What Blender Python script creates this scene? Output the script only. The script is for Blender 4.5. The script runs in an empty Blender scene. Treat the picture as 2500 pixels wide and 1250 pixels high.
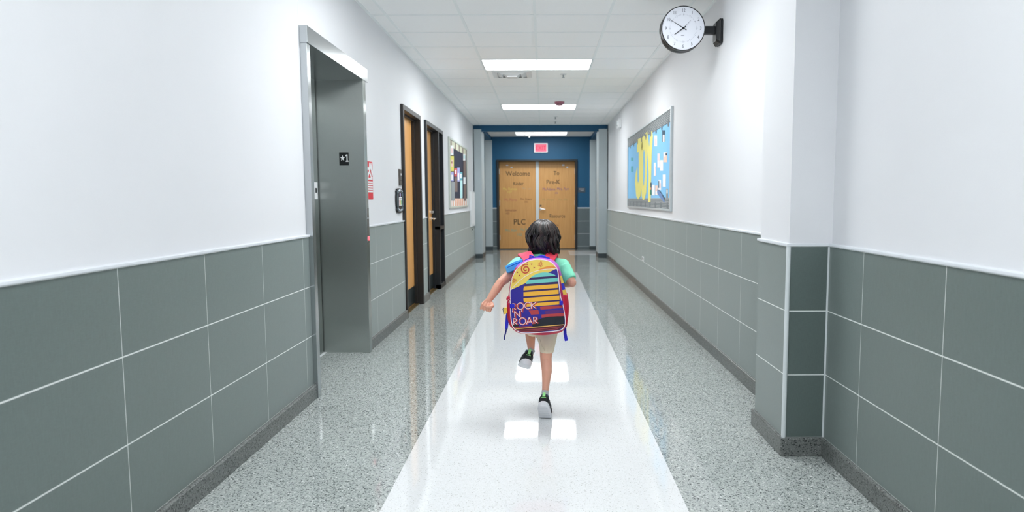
import bpy, bmesh, math, random
from mathutils import Vector, Matrix
random.seed(7)
S = bpy.context.scene
C = S.collection
PI = math.pi

# ------------------------------------------------------------------ camera
FPX, PX, PY, H = 1666.72, 1334.8, 635.4, 1.18
YAW, PIT, ROL = 0.005140, 0.0890204, -0.00347486
B0 = Matrix(((1, 0, 0), (0, 0, -1), (0, 1, 0)))
cy, sy, cp, sp, cr, sr = math.cos(YAW), math.sin(YAW), math.cos(PIT), math.sin(PIT), math.cos(ROL), math.sin(ROL)
MR = Matrix(((cr, -sr, 0), (sr, cr, 0), (0, 0, 1))) @ Matrix(((1, 0, 0), (0, cp, -sp), (0, sp, cp))) @ Matrix(((cy, 0, -sy), (0, 1, 0), (sy, 0, cy))) @ B0
cam = bpy.data.objects.new('camera', bpy.data.cameras.new('camera'))
C.objects.link(cam)
r_, d_, f_ = MR[0], MR[1], MR[2]
cam.matrix_world = Matrix(((r_[0], -d_[0], -f_[0], 0), (r_[1], -d_[1], -f_[1], 0), (r_[2], -d_[2], -f_[2], H), (0, 0, 0, 1)))
cam.data.sensor_width = 36
cam.data.lens = FPX * 36 / 2500
cam.data.shift_x = (1250 - PX) / 2500
cam.data.shift_y = (PY - 625) / 2500
cam.data.clip_start = .05
cam.data.dof.use_dof = True
cam.data.dof.focus_distance = 3.55
cam.data.dof.aperture_fstop = 3.2
S.camera = cam

def ray(x, y):
    return MR.transposed() @ Vector(((x - PX) / FPX, (y - PY) / FPX, 1))
def wy(x, y, Y):                      # point of the plane at distance Y
    d = ray(x, y); return d * (Y / d.y) + Vector((0, 0, H))
def wx(x, y, X):                      # point of a side wall
    d = ray(x, y); return d * (X / d.x) + Vector((0, 0, H))

# ------------------------------------------------------------------ materials
def lin(c):
    return tuple((v / 255 / 12.92) if v / 255 <= .04045 else ((v / 255 + .055) / 1.055) ** 2.4 for v in c)
def nodes(name):
    m = bpy.data.materials.new(name); m.use_nodes = True
    nt = m.node_tree
    return m, nt, nt.nodes['Principled BSDF']
def mat(name, rgb, rough=.5, metal=0, noise=.06, scale=40, bump=0, bscale=200, spec=.5, coat=0, emit=0, emitc=None, aniso=0):
    m, nt, b = nodes(name)
    c = lin(rgb)
    tc = nt.nodes.new('ShaderNodeTexCoord')
    n = nt.nodes.new('ShaderNodeTexNoise'); n.inputs['Scale'].default_value = scale; n.inputs['Detail'].default_value = 4
    nt.links.new(tc.outputs['Object'], n.inputs['Vector'])
    mx = nt.nodes.new('ShaderNodeMix'); mx.data_type = 'RGBA'
    mx.inputs[6].default_value = (*[v * (1 - noise) for v in c], 1)
    mx.inputs[7].default_value = (*[min(1, v * (1 + noise)) for v in c], 1)
    nt.links.new(n.outputs['Fac'], mx.inputs[0]); nt.links.new(mx.outputs[2], b.inputs['Base Color'])
    b.inputs['Roughness'].default_value = rough; b.inputs['Metallic'].default_value = metal
    b.inputs['Specular IOR Level'].default_value = spec
    b.inputs['Coat Weight'].default_value = coat
    if aniso:
        tg = nt.nodes.new('ShaderNodeTangent'); tg.direction_type = 'RADIAL'; tg.axis = 'Z'; nt.links.new(tg.outputs[0], b.inputs['Tangent'])
        b.inputs['Anisotropic'].default_value = aniso
    if bump:
        n2 = nt.nodes.new('ShaderNodeTexNoise'); n2.inputs['Scale'].default_value = bscale; n2.inputs['Detail'].default_value = 3
        nt.links.new(tc.outputs['Object'], n2.inputs['Vector'])
        bp = nt.nodes.new('ShaderNodeBump'); bp.inputs['Strength'].default_value = bump; bp.inputs['Distance'].default_value = .002
        nt.links.new(n2.outputs['Fac'], bp.inputs['Height']); nt.links.new(bp.outputs['Normal'], b.inputs['Normal'])
    if emit:
        b.inputs['Emission Color'].default_value = (*(lin(emitc or rgb)), 1); b.inputs['Emission Strength'].default_value = emit
    return m
def math_(nt, op, a, b=None, c=None):
    n = nt.nodes.new('ShaderNodeMath'); n.operation = op
    for i, v in enumerate((a, b, c)):
        if v is None: continue
        if isinstance(v, (int, float)): n.inputs[i].default_value = v
        else: nt.links.new(v, n.inputs[i])
    return n.outputs[0]
def mixc(nt, fac, a, b):
    n = nt.nodes.new('ShaderNodeMix'); n.data_type = 'RGBA'
    for i, v in ((0, fac), (6, a), (7, b)):
        if isinstance(v, tuple): n.inputs[i].default_value = (*v, 1)
        elif isinstance(v, (int, float)): n.inputs[i].default_value = v
        else: nt.links.new(v, n.inputs[i])
    return n.outputs[2]
def pos(nt):
    tc = nt.nodes.new('ShaderNodeTexCoord'); s = nt.nodes.new('ShaderNodeSeparateXYZ')
    nt.links.new(tc.outputs['Object'], s.inputs[0]); return tc.outputs['Object'], s.outputs

def tile_mat(name, axis, off, pitch, gw=.0028, col=(84, 99, 96), rows=True):
    """linen-look porcelain tile with light grout; grout lines follow the wall's own coordinates"""
    m, nt, b = nodes(name)
    p, s = pos(nt)
    def line(o, of, pi, w):
        f = math_(nt, 'FRACT', math_(nt, 'DIVIDE', math_(nt, 'SUBTRACT', o, of - w / 2), pi))
        return math_(nt, 'LESS_THAN', f, w / pi)
    g = line(s[2], .0850, .2935, .005) if rows else None
    if axis is not None:
        v = line(s[axis], off - 40 * pitch, pitch, gw)
        g = math_(nt, 'MAXIMUM', g, v) if g is not None else v
    # woven threads: stretched noise both ways
    def thread(sc):
        mp = nt.nodes.new('ShaderNodeMapping'); mp.inputs['Scale'].default_value = sc
        nt.links.new(p, mp.inputs['Vector'])
        n = nt.nodes.new('ShaderNodeTexNoise'); n.inputs['Scale'].default_value = 1; n.inputs['Detail'].default_value = 2
        nt.links.new(mp.outputs[0], n.inputs['Vector']); return n.outputs['Fac']
    t = math_(nt, 'ADD', thread((60, 60, 900)), thread((700, 700, 40)))
    t = math_(nt, 'MULTIPLY_ADD', t, .9, -.4)
    c = lin(col)
    base = mixc(nt, t, tuple(v * .72 for v in c), tuple(v * 1.25 for v in c))
    out = mixc(nt, g, base, lin((222, 226, 224)))
    nt.links.new(out, b.inputs['Base Color'])
    b.inputs['Roughness'].default_value = .46
    b.inputs['Specular IOR Level'].default_value = 1.0
    b.inputs['Sheen Weight'].default_value = .52; b.inputs['Sheen Roughness'].default_value = .42; b.inputs['Sheen Tint'].default_value = (.90, .96, .94, 1)
    return m

def terrazzo(name, floor=True, dark=1.0):
    m, nt, b = nodes(name)
    p, s = pos(nt)
    def chips(scale, ramp, dist=.35):
        n0 = nt.nodes.new('ShaderNodeTexNoise'); n0.inputs['Scale'].default_value = scale * 1.6; n0.inputs['Detail'].default_value = 1
        nt.links.new(p, n0.inputs['Vector'])
        va = nt.nodes.new('ShaderNodeVectorMath'); va.operation = 'MULTIPLY_ADD'
        nt.links.new(n0.outputs['Color'], va.inputs[0]); va.inputs[1].default_value = (dist / scale * 2,) * 3; nt.links.new(p, va.inputs[2])
        v = nt.nodes.new('ShaderNodeTexVoronoi'); v.inputs['Scale'].default_value = scale
        nt.links.new(va.outputs[0], v.inputs['Vector'])
        sp_ = nt.nodes.new('ShaderNodeSeparateColor'); nt.links.new(v.outputs['Color'], sp_.inputs[0])
        r = nt.nodes.new('ShaderNodeValToRGB'); r.color_ramp.interpolation = 'CONSTANT'
        els = r.color_ramp.elements
        els[0].position = ramp[0][0]; els[0].color = (*[x * dark for x in lin(ramp[0][1])], 1)
        els[1].position = ramp[1][0]; els[1].color = (*[x * dark for x in lin(ramp[1][1])], 1)
        for q, cc in ramp[2:]:
            e = els.new(q); e.color = (*[x * dark for x in lin(cc)], 1)
        nt.links.new(sp_.outputs[0], r.inputs[0]); return r.outputs[0]
    grey = chips(215, [(0, (74, 80, 80)), (.09, (128, 135, 133)), (.20, (168, 174, 171)), (.45, (178, 184, 181)), (.72, (188, 193, 190)), (.93, (210, 213, 211)), (.98, (234, 236, 234))])
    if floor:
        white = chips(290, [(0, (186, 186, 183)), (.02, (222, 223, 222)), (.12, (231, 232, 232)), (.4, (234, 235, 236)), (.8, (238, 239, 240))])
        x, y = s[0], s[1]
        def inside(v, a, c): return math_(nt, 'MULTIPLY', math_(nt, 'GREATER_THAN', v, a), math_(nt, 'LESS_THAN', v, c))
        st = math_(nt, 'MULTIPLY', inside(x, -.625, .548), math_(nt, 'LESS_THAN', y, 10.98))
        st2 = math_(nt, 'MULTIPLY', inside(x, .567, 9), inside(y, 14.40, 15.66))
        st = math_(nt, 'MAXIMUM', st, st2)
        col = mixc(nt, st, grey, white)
        # fine zinc divider strips
        def ln(v, at): return math_(nt, 'LESS_THAN', math_(nt, 'ABSOLUTE', math_(nt, 'SUBTRACT', v, at)), .0016)
        dv = math_(nt, 'MAXIMUM', ln(x, -1.02), ln(x, .98))
        for at in (3.42, 5.75, 8.1): dv = math_(nt, 'MAXIMUM', dv, ln(y, at))
        dv = math_(nt, 'MULTIPLY', math_(nt, 'MULTIPLY', dv, math_(nt, 'SUBTRACT', 1, st)), .45)
        col = mixc(nt, dv, col, lin((200, 203, 200)))
        nt.links.new(col, b.inputs['Base Color'])
        n = nt.nodes.new('ShaderNodeTexNoise'); n.inputs['Scale'].default_value = 1.3; n.inputs['Detail'].default_value = 3
        nt.links.new(p, n.inputs['Vector'])
        nt.links.new(math_(nt, 'MULTIPLY_ADD', n.outputs['Fac'], .05, .025), b.inputs['Roughness'])
        bp = nt.nodes.new('ShaderNodeBump'); bp.inputs['Strength'].default_value = .03; bp.inputs['Distance'].default_value = .01
        n2 = nt.nodes.new('ShaderNodeTexNoise'); n2.inputs['Scale'].default_value = 6; n2.inputs['Detail'].default_value = 1
        nt.links.new(p, n2.inputs['Vector']); nt.links.new(n2.outputs['Fac'], bp.inputs['Height']); nt.links.new(bp.outputs['Normal'], b.inputs['Normal'])
        b.inputs['Specular IOR Level'].default_value = .6
    else:
        nt.links.new(grey, b.inputs['Base Color']); b.inputs['Roughness'].default_value = .35
    return m

M = {}
M['wall'] = mat('white_wall_paint', (226, 227, 230), .55, noise=.015, scale=3, bump=.12, bscale=260)
M['ceil'] = mat('ceiling_tile', (250, 251, 251), .9, noise=.05, scale=300, bump=.15, bscale=400)
M['tee'] = mat('ceiling_tee', (240, 244, 244), .6, noise=.02)
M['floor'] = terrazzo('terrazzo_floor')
M['base'] = terrazzo('terrazzo_base', False, .36)
M['tileL'] = tile_mat('tile_left', 1, 2.195, .5675)
M['tileR'] = tile_mat('tile_right', 1, 2.157, .5625)
M['tileC'] = tile_mat('tile_column', None, 0, 1)
M['tileB'] = tile_mat('tile_back', 0, .2, .6, col=(84, 98, 102))
M['rail'] = mat('rail_trim', (226, 230, 235), .35, noise=.02)
M['beadw'] = mat('corner_bead', (218, 224, 226), .35, noise=.02)
M['blue'] = mat('blue_paint', (12, 84, 122), .55, noise=.04, scale=8, bump=.1)
M['pillar'] = mat('pillar_grey', (190, 200, 204), .5, noise=.04, scale=6, bump=.1)
M['pillarbase'] = mat('pillar_base', (66, 76, 80), .4, noise=.2, scale=150)
M['steel'] = mat('brushed_steel', (190, 195, 192), .28, 1, noise=.05, scale=300, aniso=.97)
M['steelf'] = mat('frame_steel', (188, 192, 194), .22, 1, noise=.04, scale=300, aniso=.5)
M['black'] = mat('black_plastic', (14, 17, 20), .35, noise=.1)
M['gap'] = mat('dark_gap', (6, 7, 8), .8)
M['frame'] = mat('dark_door_frame', (40, 37, 36), .45, noise=.1)
M['frameblk'] = mat('black_door_frame', (30, 34, 38), .4, noise=.1)
M['glass'] = mat('dark_glass', (14, 20, 32), .06, noise=.05)
M['kick'] = mat('dark_kick_plate', (26, 34, 36), .35, noise=.1)
M['chrome'] = mat('chrome', (225, 226, 228), .2, 1, noise=.03)
M['satin'] = mat('white_metal', (225, 228, 230), .35, noise=.03)
M['whitep'] = mat('white_plastic', (236, 238, 240), .4, noise=.02)
M['paperw'] = mat('white_paper', (240, 240, 242), .8, noise=.03)
M['brown'] = mat('bronze_plate', (84, 78, 72), .45, noise=.1)
M['gold'] = mat('threshold_bronze', (120, 100, 60), .4, .6)
def wood():
    m, nt, b = nodes('maple_door_wood')
    p, s = pos(nt)
    mp = nt.nodes.new('ShaderNodeMapping'); mp.inputs['Scale'].default_value = (40, 40, 2.5); nt.links.new(p, mp.inputs['Vector'])
    n = nt.nodes.new('ShaderNodeTexNoise'); n.inputs['Scale'].default_value = 1; n.inputs['Detail'].default_value = 6
    nt.links.new(mp.outputs[0], n.inputs['Vector'])
    nt.links.new(mixc(nt, n.outputs['Fac'], lin((206, 142, 76)), lin((238, 184, 116))), b.inputs['Base Color'])
    b.inputs['Roughness'].default_value = .38
    return m
M['wood'] = wood()
LS = 9.0
M['lamp'] = mat('light_diffuser', (255, 255, 255), .5, emit=LS, emitc=(248, 252, 254), noise=0)
M['lampdim'] = mat('dim_light_diffuser', (235, 235, 235), .5, emit=.30, emitc=(250, 252, 255), noise=0)

M['tube'] = mat('light_strip', (255, 255, 255), .5, emit=8.0, emitc=(245, 252, 253), noise=0)
# ------------------------------------------------------------------ mesh helpers
class MB:
    def __init__(s): s.bm = bmesh.new()
    def _f(s, vs, mi):
        try:
            f = s.bm.faces.new(vs); f.material_index = mi; return f
        except ValueError: return None
    def box(s, x0, x1, y0, y1, z0, z1, mi=0):
        v = [s.bm.verts.new((x, y, z)) for x in (x0, x1) for y in (y0, y1) for z in (z0, z1)]
        for q in ((0, 1, 3, 2), (4, 6, 7, 5), (0, 4, 5, 1), (2, 3, 7, 6), (0, 2, 6, 4), (1, 5, 7, 3)): s._f([v[i] for i in q], mi)
        return s
    def prism(s, pts, ext, mi=0):
        """closed polygon pts (3D) swept by vector ext"""
        ext = Vector(ext); a = [s.bm.verts.new(p) for p in pts]; b = [s.bm.verts.new(Vector(p) + ext) for p in pts]
        n = len(a)
        s._f(a[::-1], mi); s._f(b, mi)
        for i in range(n): s._f([a[i], a[(i + 1) % n], b[(i + 1) % n], b[i]], mi)
        return s
    def loft(s, rings, mi=0, cap=True, closed=True):
        R = [[s.bm.verts.new(p) for p in r] for r in rings]; n = len(R[0])
        for a, b in zip(R, R[1:]):
            for i in range(n if closed else n - 1): s._f([a[i], a[(i + 1) % n], b[(i + 1) % n], b[i]], mi)
        if cap: s._f(R[0][::-1], mi); s._f(R[-1], mi)
        return s
    def tube(s, path, rad, n=8, mi=0, squash=None):
        path = [Vector(p) for p in path]
        if isinstance(rad, (int, float)): rad = [rad] * len(path)
        rings = []; up = None
        for i, p in enumerate(path):
            d = (path[min(i + 1, len(path) - 1)] - path[max(i - 1, 0)]).normalized()
            if up is None:
                up = d.orthogonal().normalized()
            up = (up - d * up.dot(d)); up = up.normalized() if up.length > 1e-6 else d.orthogonal().normalized()
            q = d.cross(up)
            rings.append([p + (up * math.cos(2 * PI * k / n) + q * math.sin(2 * PI * k / n)) * rad[i] for k in range(n)])
        return s.loft(rings, mi)
    def cyl(s, p0, p1, r0, r1=None, n=24, mi=0): return s.tube([p0, p1], [r0, r0 if r1 is None else r1], n, mi)
    def lathe(s, c, axis, prof, n=32, mi=0):
        """prof: (distance along axis, radius)"""
        c = Vector(c); axis = Vector(axis).normalized(); u = axis.orthogonal().normalized(); w = axis.cross(u)
        return s.loft([[c + axis * h + (u * math.cos(2 * PI * k / n) + w * math.sin(2 * PI * k / n)) * max(r, 1e-4) for k in range(n)] for h, r in prof], mi)
    def ell(s, c, r, mi=0, sub=3, rot=None):
        c = Vector(c); t = bmesh.ops.create_icosphere(s.bm, subdivisions=sub, radius=1)
        for v in t['verts']:
            p = Vector((v.co.x * r[0], v.co.y * r[1], v.co.z * r[2]))
            v.co = (rot @ p if rot else p) + c
        for v in t['verts']:
            for f in v.link_faces: f.material_index = mi
        return s
    def hull(s, items, mi=0):
        """convex hull of ellipsoids (centre, radius or radii)"""
        vs = []
        for c, r in items:
            r = (r, r, r) if isinstance(r, (int, float)) else r
            for i in range(9):
                th = PI * i / 8
                for k in range(14 if 0 < i < 8 else 1):
                    ph = 2 * PI * k / 14
                    vs.append(s.bm.verts.new(Vector(c) + Vector((r[0] * math.sin(th) * math.cos(ph), r[1] * math.sin(th) * math.sin(ph), r[2] * math.cos(th)))))
        g = bmesh.ops.convex_hull(s.bm, input=vs)
        dead = [v for v in vs if v.is_valid and not v.link_faces]
        bmesh.ops.delete(s.bm, geom=dead, context='VERTS')
        return s
    def ribbon(s, path, wdir, w, th, mi=0):
        """flat strap: rectangle section w x th swept on path; wdir across"""
        path = [Vector(p) for p in path]; rings = []
        for i, p in enumerate(path):
            d = (path[min(i + 1, len(path) - 1)] - path[max(i - 1, 0)]).normalized()
            a = Vector(wdir[i] if isinstance(wdir, list) else wdir); a = (a - d * a.dot(d)).normalized(); nn = d.cross(a)
            ww = w[i] if isinstance(w, list) else w
            rings.append([p + a * ww / 2 + nn * th / 2, p - a * ww / 2 + nn * th / 2, p - a * ww / 2 - nn * th / 2, p + a * ww / 2 - nn * th / 2])
        return s.loft(rings, mi)
    def build(s, name, mats, parent=None, smooth=None, bevel=0, remesh=0, smit=0, sub=0):
        bmesh.ops.recalc_face_normals(s.bm, faces=s.bm.faces[:])
        me = bpy.data.meshes.new(name); s.bm.to_mesh(me); s.bm.free()
        for m_ in (mats if isinstance(mats, (list, tuple)) else [mats]): me.materials.append(m_)
        o = bpy.data.objects.new(name, me); C.objects.link(o)
        if remesh:
            r = o.modifiers.new('r', 'REMESH'); r.mode = 'VOXEL'; r.voxel_size = remesh
            if smit:
                q = o.modifiers.new('s', 'SMOOTH'); q.iterations = smit; q.factor = .5
            dg = bpy.context.evaluated_depsgraph_get(); dg.update()
            me2 = bpy.data.meshes.new_from_object(o.evaluated_get(dg))
            o.modifiers.clear(); o.data = me2; me2.name = name
            me = me2
            if not me.materials:
                for m_ in (mats if isinstance(mats, (list, tuple)) else [mats]): me.materials.append(m_)
            smooth = 180
        if bevel:
            bv = o.modifiers.new('bevel', 'BEVEL'); bv.width = bevel; bv.segments = 2; bv.limit_method = 'ANGLE'; bv.angle_limit = .6
        if smooth is not None:
            for p in me.polygons: p.use_smooth = True
            if smooth < 180: me.set_sharp_from_angle(angle=math.radians(smooth))
        if parent: o.parent = parent; o.matrix_parent_inverse = parent.matrix_world.inverted()
        return o
def thing(name, label=None, cat=None, loc=(0, 0, 0), group=None, kind=None):
    o = bpy.data.objects.new(name, None); C.objects.link(o); o.location = loc; o.matrix_world = Matrix.Translation(loc)
    o.empty_display_size = .1
    return tag(o, label, cat, group, kind)
def tag(o, label=None, cat=None, group=None, kind=None):
    if label: o['label'] = label
    if cat: o['category'] = cat
    if group: o['group'] = group
    if kind: o['kind'] = kind
    return o
def struct(o, label=None): o['kind'] = 'structure'; return tag(o, label)
def text_pts(txt, size):
    """outline of the built-in font as triangles: list of 2D tris"""
    cu = bpy.data.curves.new('t', 'FONT'); cu.body = txt; cu.size = size; cu.align_x = 'CENTER'; cu.resolution_u = 3
    o = bpy.data.objects.new('t', cu); C.objects.link(o)
    dg = bpy.context.evaluated_depsgraph_get(); dg.update()
    me = bpy.data.meshes.new_from_object(o.evaluated_get(dg))
    me.calc_loop_triangles()
    tr = [[Vector(me.vertices[i].co) for i in t.vertices] for t in me.loop_triangles]
    bpy.data.objects.remove(o); bpy.data.meshes.remove(me)
    return tr
def add_text(mb, txt, size, fn, mi=0, sx=1.0):
    for t in text_pts(txt, size):
        vs = [mb.bm.verts.new(fn(p.x * sx, p.y)) for p in t]
        mb._f(vs, mi)
def stroke2(pts, w):
    """quads of a thick polyline in 2D"""
    out = []
    for a, b in zip(pts, pts[1:]):
        a, b = Vector(a), Vector(b); d = b - a
        if d.length < 1e-9: continue
        d.normalize(); n = Vector((-d.y, d.x)) * w / 2; e = d * w * .3
        out.append([a - e + n, b + e + n, b + e - n, a - e - n])
    return out

# ------------------------------------------------------------------ setting
XL, XR, ZC, YB = -1.385, 1.30, 2.655, -4.5
YE = 13.78
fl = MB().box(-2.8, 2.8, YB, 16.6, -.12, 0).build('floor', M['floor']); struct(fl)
ce = MB().box(XL - .4, XR + .3, YB, YE, ZC, ZC + .1).build('ceiling', M['ceil']); struct(ce)
g = MB()
for x in (-1.25, -.655, -.060, .537, 1.133): g.box(x - .011, x + .011, YB, YE, ZC - .004, ZC + .001)
k = -20
while k < 20:
    y = 7.35 + .575 * k; k += 1
    if YB < y < YE: g.box(XL, XR, y - .009, y + .009, ZC - .003, ZC + .001)
g.box(XL, XL + .02, YB, YE, ZC - .006, ZC + .001); g.box(XR - .02, XR, YB, YE, ZC - .006, ZC + .001)
g.build('ceiling_grid', M['tee'], ce)

segs = [(YB, 3.998), (5.29, 6.75), (7.72, 8.07), (9.42, YE)]
w = MB()
for a, b in segs: w.box(-1.85, XL, a, b, 0, ZC + .02)
w.box(-1.85, XL, 3.998, 5.29, 2.10, ZC + .02); w.box(-1.85, XL, 6.75, 7.72, 2.10, ZC + .02); w.box(-1.85, XL, 8.07, 9.42, 2.10, ZC + .02)
w.box(-1.95, -1.85, 3.9, 9.5, 0, ZC)
wl = struct(w.build('wall_left', M['wall']))
MB().box(XL - .001, XL + .0006, 3.985, 3.991, 2.17, ZC).build('control_joint', M['tee'], wl)
t = MB(); b_ = MB(); r = MB()
for a, b in segs:
    e = 13.70 if b == YE else b
    t.box(XL - .01, -1.372, a, e, .08, .966)
    b_.prism([(-1.372 - .01, a, 0), (-1.355, a, 0), (-1.355, a, .079), (-1.361, a, .086), (-1.372 - .01, a, .086)], (0, e - a, 0))
    r.box(XL - .01, -1.364, a, e, .966, .979)
t.build('wainscot', M['tileL'], wl)
struct(b_.build('baseboard_left', M['base'])); struct(r.build('trim_1', M['rail'], bevel=.003))

w = MB().box(XR, 1.7, YB, YE, 0, ZC + .02).box(1.107, XR + .05, 3.058, 3.462, .9, ZC + .01)
wr = struct(w.build('wall_right', M['wall']))
MB().box(1.285, XR + .01, YB, 3.05, .08, .966).box(1.285, XR + .01, 3.47, 13.70, .08, .966).build('wainscot', M['tileR'], wr)
MB().box(1.10, 1.29, 3.05, 3.47, .08, .966).build('column_wainscot', M['tileC'], wr)
b_ = MB()
def base_r(a, e, xf): b_.prism([(xf + .03, a, 0), (xf, a, 0), (xf, a, .079), (xf + .006, a, .086), (xf + .03, a, .086)], (0, e - a, 0))
base_r(YB, 3.05, 1.270); base_r(3.45, 13.70, 1.270); b_.box(1.085, 1.30, 3.034, 3.486, 0, .0868)
struct(b_.build('baseboard_right', M['base'], bevel=.004))
r = MB().box(1.277, XR + .01, YB, 3.05, .966, .979).box(1.277, XR + .01, 3.47, 13.70, .966, .979).box(1.092, XR + .01, 3.042, 3.478, .9655, .9797)
struct(r.build('trim_2', M['rail'], bevel=.003))
r = MB().cyl((1.102, 3.052, .086), (1.102, 3.052, .968), .010).box(1.278, 1.286, 3.046, 3.051, .086, .966).box(1.281, 1.287, 3.469, 3.476, .086, .966)
struct(r.build('trim_3', M['beadw'], smooth=40))
struct(MB().box(-2, 2, YB - .1, YB, 0, ZC + .1).build('wall_back', M['wall']))

# far lobby: blue beam, grey pillars, blue end wall, side returns
struct(MB().box(XL, XR, YE, 13.87, 2.53, 2.78).build('trim_4', M['blue']), None)
struct(MB().box(-2.8, 2.8, 13.86, 16.3, 2.62, 2.72).build('ceiling_far', M['ceil']))
def pillar(x0, x1, y0, y1, zt, label):
    p = MB().box(x0, x1, y0, y1, .085, zt).build('column', M['pillar'], bevel=.006)
    s_ = .006
    MB().box(x0 - s_, x1 + s_, y0 - s_, y1 + s_, 0, .09).build('column_base', M['pillarbase'], p, bevel=.003)
    struct(p, label)
pillar(-1.372, -1.222, 13.72, 14.38, 2.571, 'pale grey tiled column ending the left wall before the blue beam')
pillar(1.113, 1.285, 13.72, 14.34, 2.571, 'pale grey tiled column ending the right wall before the blue beam')
pillar(-1.34, -1.172, 15.88, 16.0, 2.543, 'pale grey column against the blue end wall, left of the double doors')
pillar(1.086, 1.225, 15.88, 16.0, 2.543, 'pale grey column against the blue end wall, right of the double doors')
struct(MB().box(-1.34, -1.19, 14.2, 16.0, 2.543, 2.63).box(1.10, 1.225, 14.2, 16.0, 2.543, 2.63).build('trim_5', M['blue']))
YW = 15.95
w = MB().box(-2.8, -1.075, YW, 16.3, .0, 2.7).box(.80, 2.8, YW, 16.3, 0, 2.7).box(-1.075, .80, YW, 16.3, 2.095, 2.7)
we = struct(w.build('wall_end', M['blue']))
MB().box(-2.8, -1.075, YW - .012, YW + .01, .0, .975).box(.80, 2.8, YW - .012, YW + .01, 0, .975).build('wainscot', M['tileB'], we)
struct(MB().box(-2.8, -1.075, YW - .02, YW, .975, .99).box(.80, 2.8, YW - .02, YW, .975, .99).build('trim_6', M['rail']))
struct(MB().box(-2.9, -2.8, 14.2, 16.3, 0, 2.7).box(2.8, 2.9, 14.2, 16.3, 0, 2.7).box(-2.8, -1.385, 14.1, 14.25, 0, 2.7).box(1.3, 2.8, 14.1, 14.25, 0, 2.7).build('wall_lobby', M['wall']))

# ------------------------------------------------------------------ end double doors with hand-lettering
d3 = struct(thing('door_3', 'pair of light wood doors covered in hand lettering at the end of the corridor', None, (-.14, 16.15, 0)))
MB().box(-1.075, -1.025, YW - .03, 16.25, 0, 2.095).box(.752, .80, YW - .03, 16.25, 0, 2.095).box(-1.025, .752, YW - .03, 16.25, 2.06, 2.095).box(-1.025, .752, 16.14, 16.24, 0, .018).build('door_frame', M['frameblk'], d3, bevel=.004)
YD = 16.15
lv = [MB().box(-1.022, -.166, YD, YD + .045, .02, 2.058).build('door_leaf', M['wood'], d3), MB().box(-.096, .749, YD, YD + .045, .02, 2.058).build('door_leaf', M['wood'], d3)]
MB().box(-.168, -.094, YD - .03, YD + .03, 0, 2.06).build('center_post', M['satin'], d3, bevel=.004)
for lf, xs in ((lv[0], -1.026), (lv[1], .745)):
    for z in (1.83, 1.1, .28): MB().box(xs, xs + .012, YD - .012, YD + .004, z - .06, z + .06).build('hinge', M['satin'], lf)
h = MB().lathe((-.055, YD, .955), (0, -1, 0), [(0, .032), (.012, .032), (.014, .012), (.05, .012)]).tube([(-.055, YD - .05, .955), (-.03, YD - .055, .955), (.055, YD - .05, .945)], [.013, .014, .010], 10)
h.build('lever_handle', M['chrome'], lv[1], smooth=40)
MB().lathe((-.055, YD, 1.03), (0, -1, 0), [(0, .022), (.015, .02)]).build('deadbolt', M['brown'], lv[1], smooth=40)
ink = {'k': mat('black_marker', (52, 40, 30), .7), 'y': mat('yellow_marker', (236, 214, 110), .7), 'w': mat('pale_marker', (206, 176, 140), .7),
       'p': mat('purple_marker', (136, 92, 140), .7), 'r': mat('pink_marker', (206, 122, 96), .7), 'b': mat('brown_marker', (150, 92, 50), .7),
       'o': mat('maroon_marker', (140, 74, 56), .7), 't': mat('teal_marker', (136, 182, 158), .7), 'g': mat('faint_green_marker', (196, 160, 96), .7)}
def door_text(leaf, items):
    mb = MB(); keys = []
    for txt, px, py, hpx, key, sx in items:
        if key not in keys: keys.append(key)
        c = wy(px, py, YD - .002); size = hpx * YD / FPX / .70
        add_text(mb, txt, size, lambda a, b: (c.x + a, YD - .0015, c.z + b - size * .35), keys.index(key), sx)
    mb.build('hand_lettering', [ink[k_] for k_ in keys], leaf)
door_text(lv[0], [('Welcome', 1264.5, 423.5, 11, 'k', .95), ('Kinder', 1265.5, 448, 8.5, 'k', .75), ('Ms. Ramos', 1245, 461, 6.5, 'y', .85), ('107', 1243.5, 469, 5.5, 'y', 1.0),
                  ('Mrs. Lee', 1286, 460, 5, 'w', .9), ('Ms. Flores', 1247, 487.5, 6.5, 'r', .8), ('Mrs. Rivera', 1284, 486, 5.5, 'b', .75), ('105', 1284, 493, 4.5, 'b', .9),
                  ('Instruction', 1247.5, 513, 6, 'o', .72), ('103', 1239, 521, 5, 'o', .9), ('PLC', 1268.5, 541.5, 13.5, 'k', .92), ('Mrs. Kerr', 1248, 562, 7, 't', .75), ('Ms. Rossi', 1284, 560, 7, 't', .75), ('102', 1268, 572.5, 6, 't', 1.0)])
door_text(lv[1], [('To', 1358.5, 422.5, 9.5, 'k', .9), ('Pre-K', 1350.5, 444, 10.5, 'k', .95), ('McAdams', 1340, 461.5, 6.5, 'p', .85), ('Mrs. Farr', 1374.5, 461, 6.5, 'p', .85), ('104', 1358, 471, 4.5, 'p', .8),
                  ('Ms. Morgan', 1339, 487, 5.5, 'g', .8), ('Mrs. Ellis', 1374, 487, 5.5, 'g', .8), ('Resource', 1360.5, 527, 9, 'k', .78), ('106', 1359, 550, 4.5, 'b', 1.0)])
mb = MB()
for px, py, rx in ((1375, 403, 3.0), (1385, 408.5, 2.2)):
    c = wy(px, py, YD - .001); mb.box(c.x - rx * .0097, c.x + rx * .0097, YD - .002, YD, c.z - .018, c.z + .018)
mb.build('tape_scrap', M['paperw'], lv[1])
mb = MB()
for px, py, rx in ((1238, 403.5, 2.6), (1249, 409, 2.4)):
    c = wy(px, py, YD - .001); mb.box(c.x - rx * .0097, c.x + rx * .0097, YD - .002, YD, c.z - .012, c.z + .012)
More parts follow.
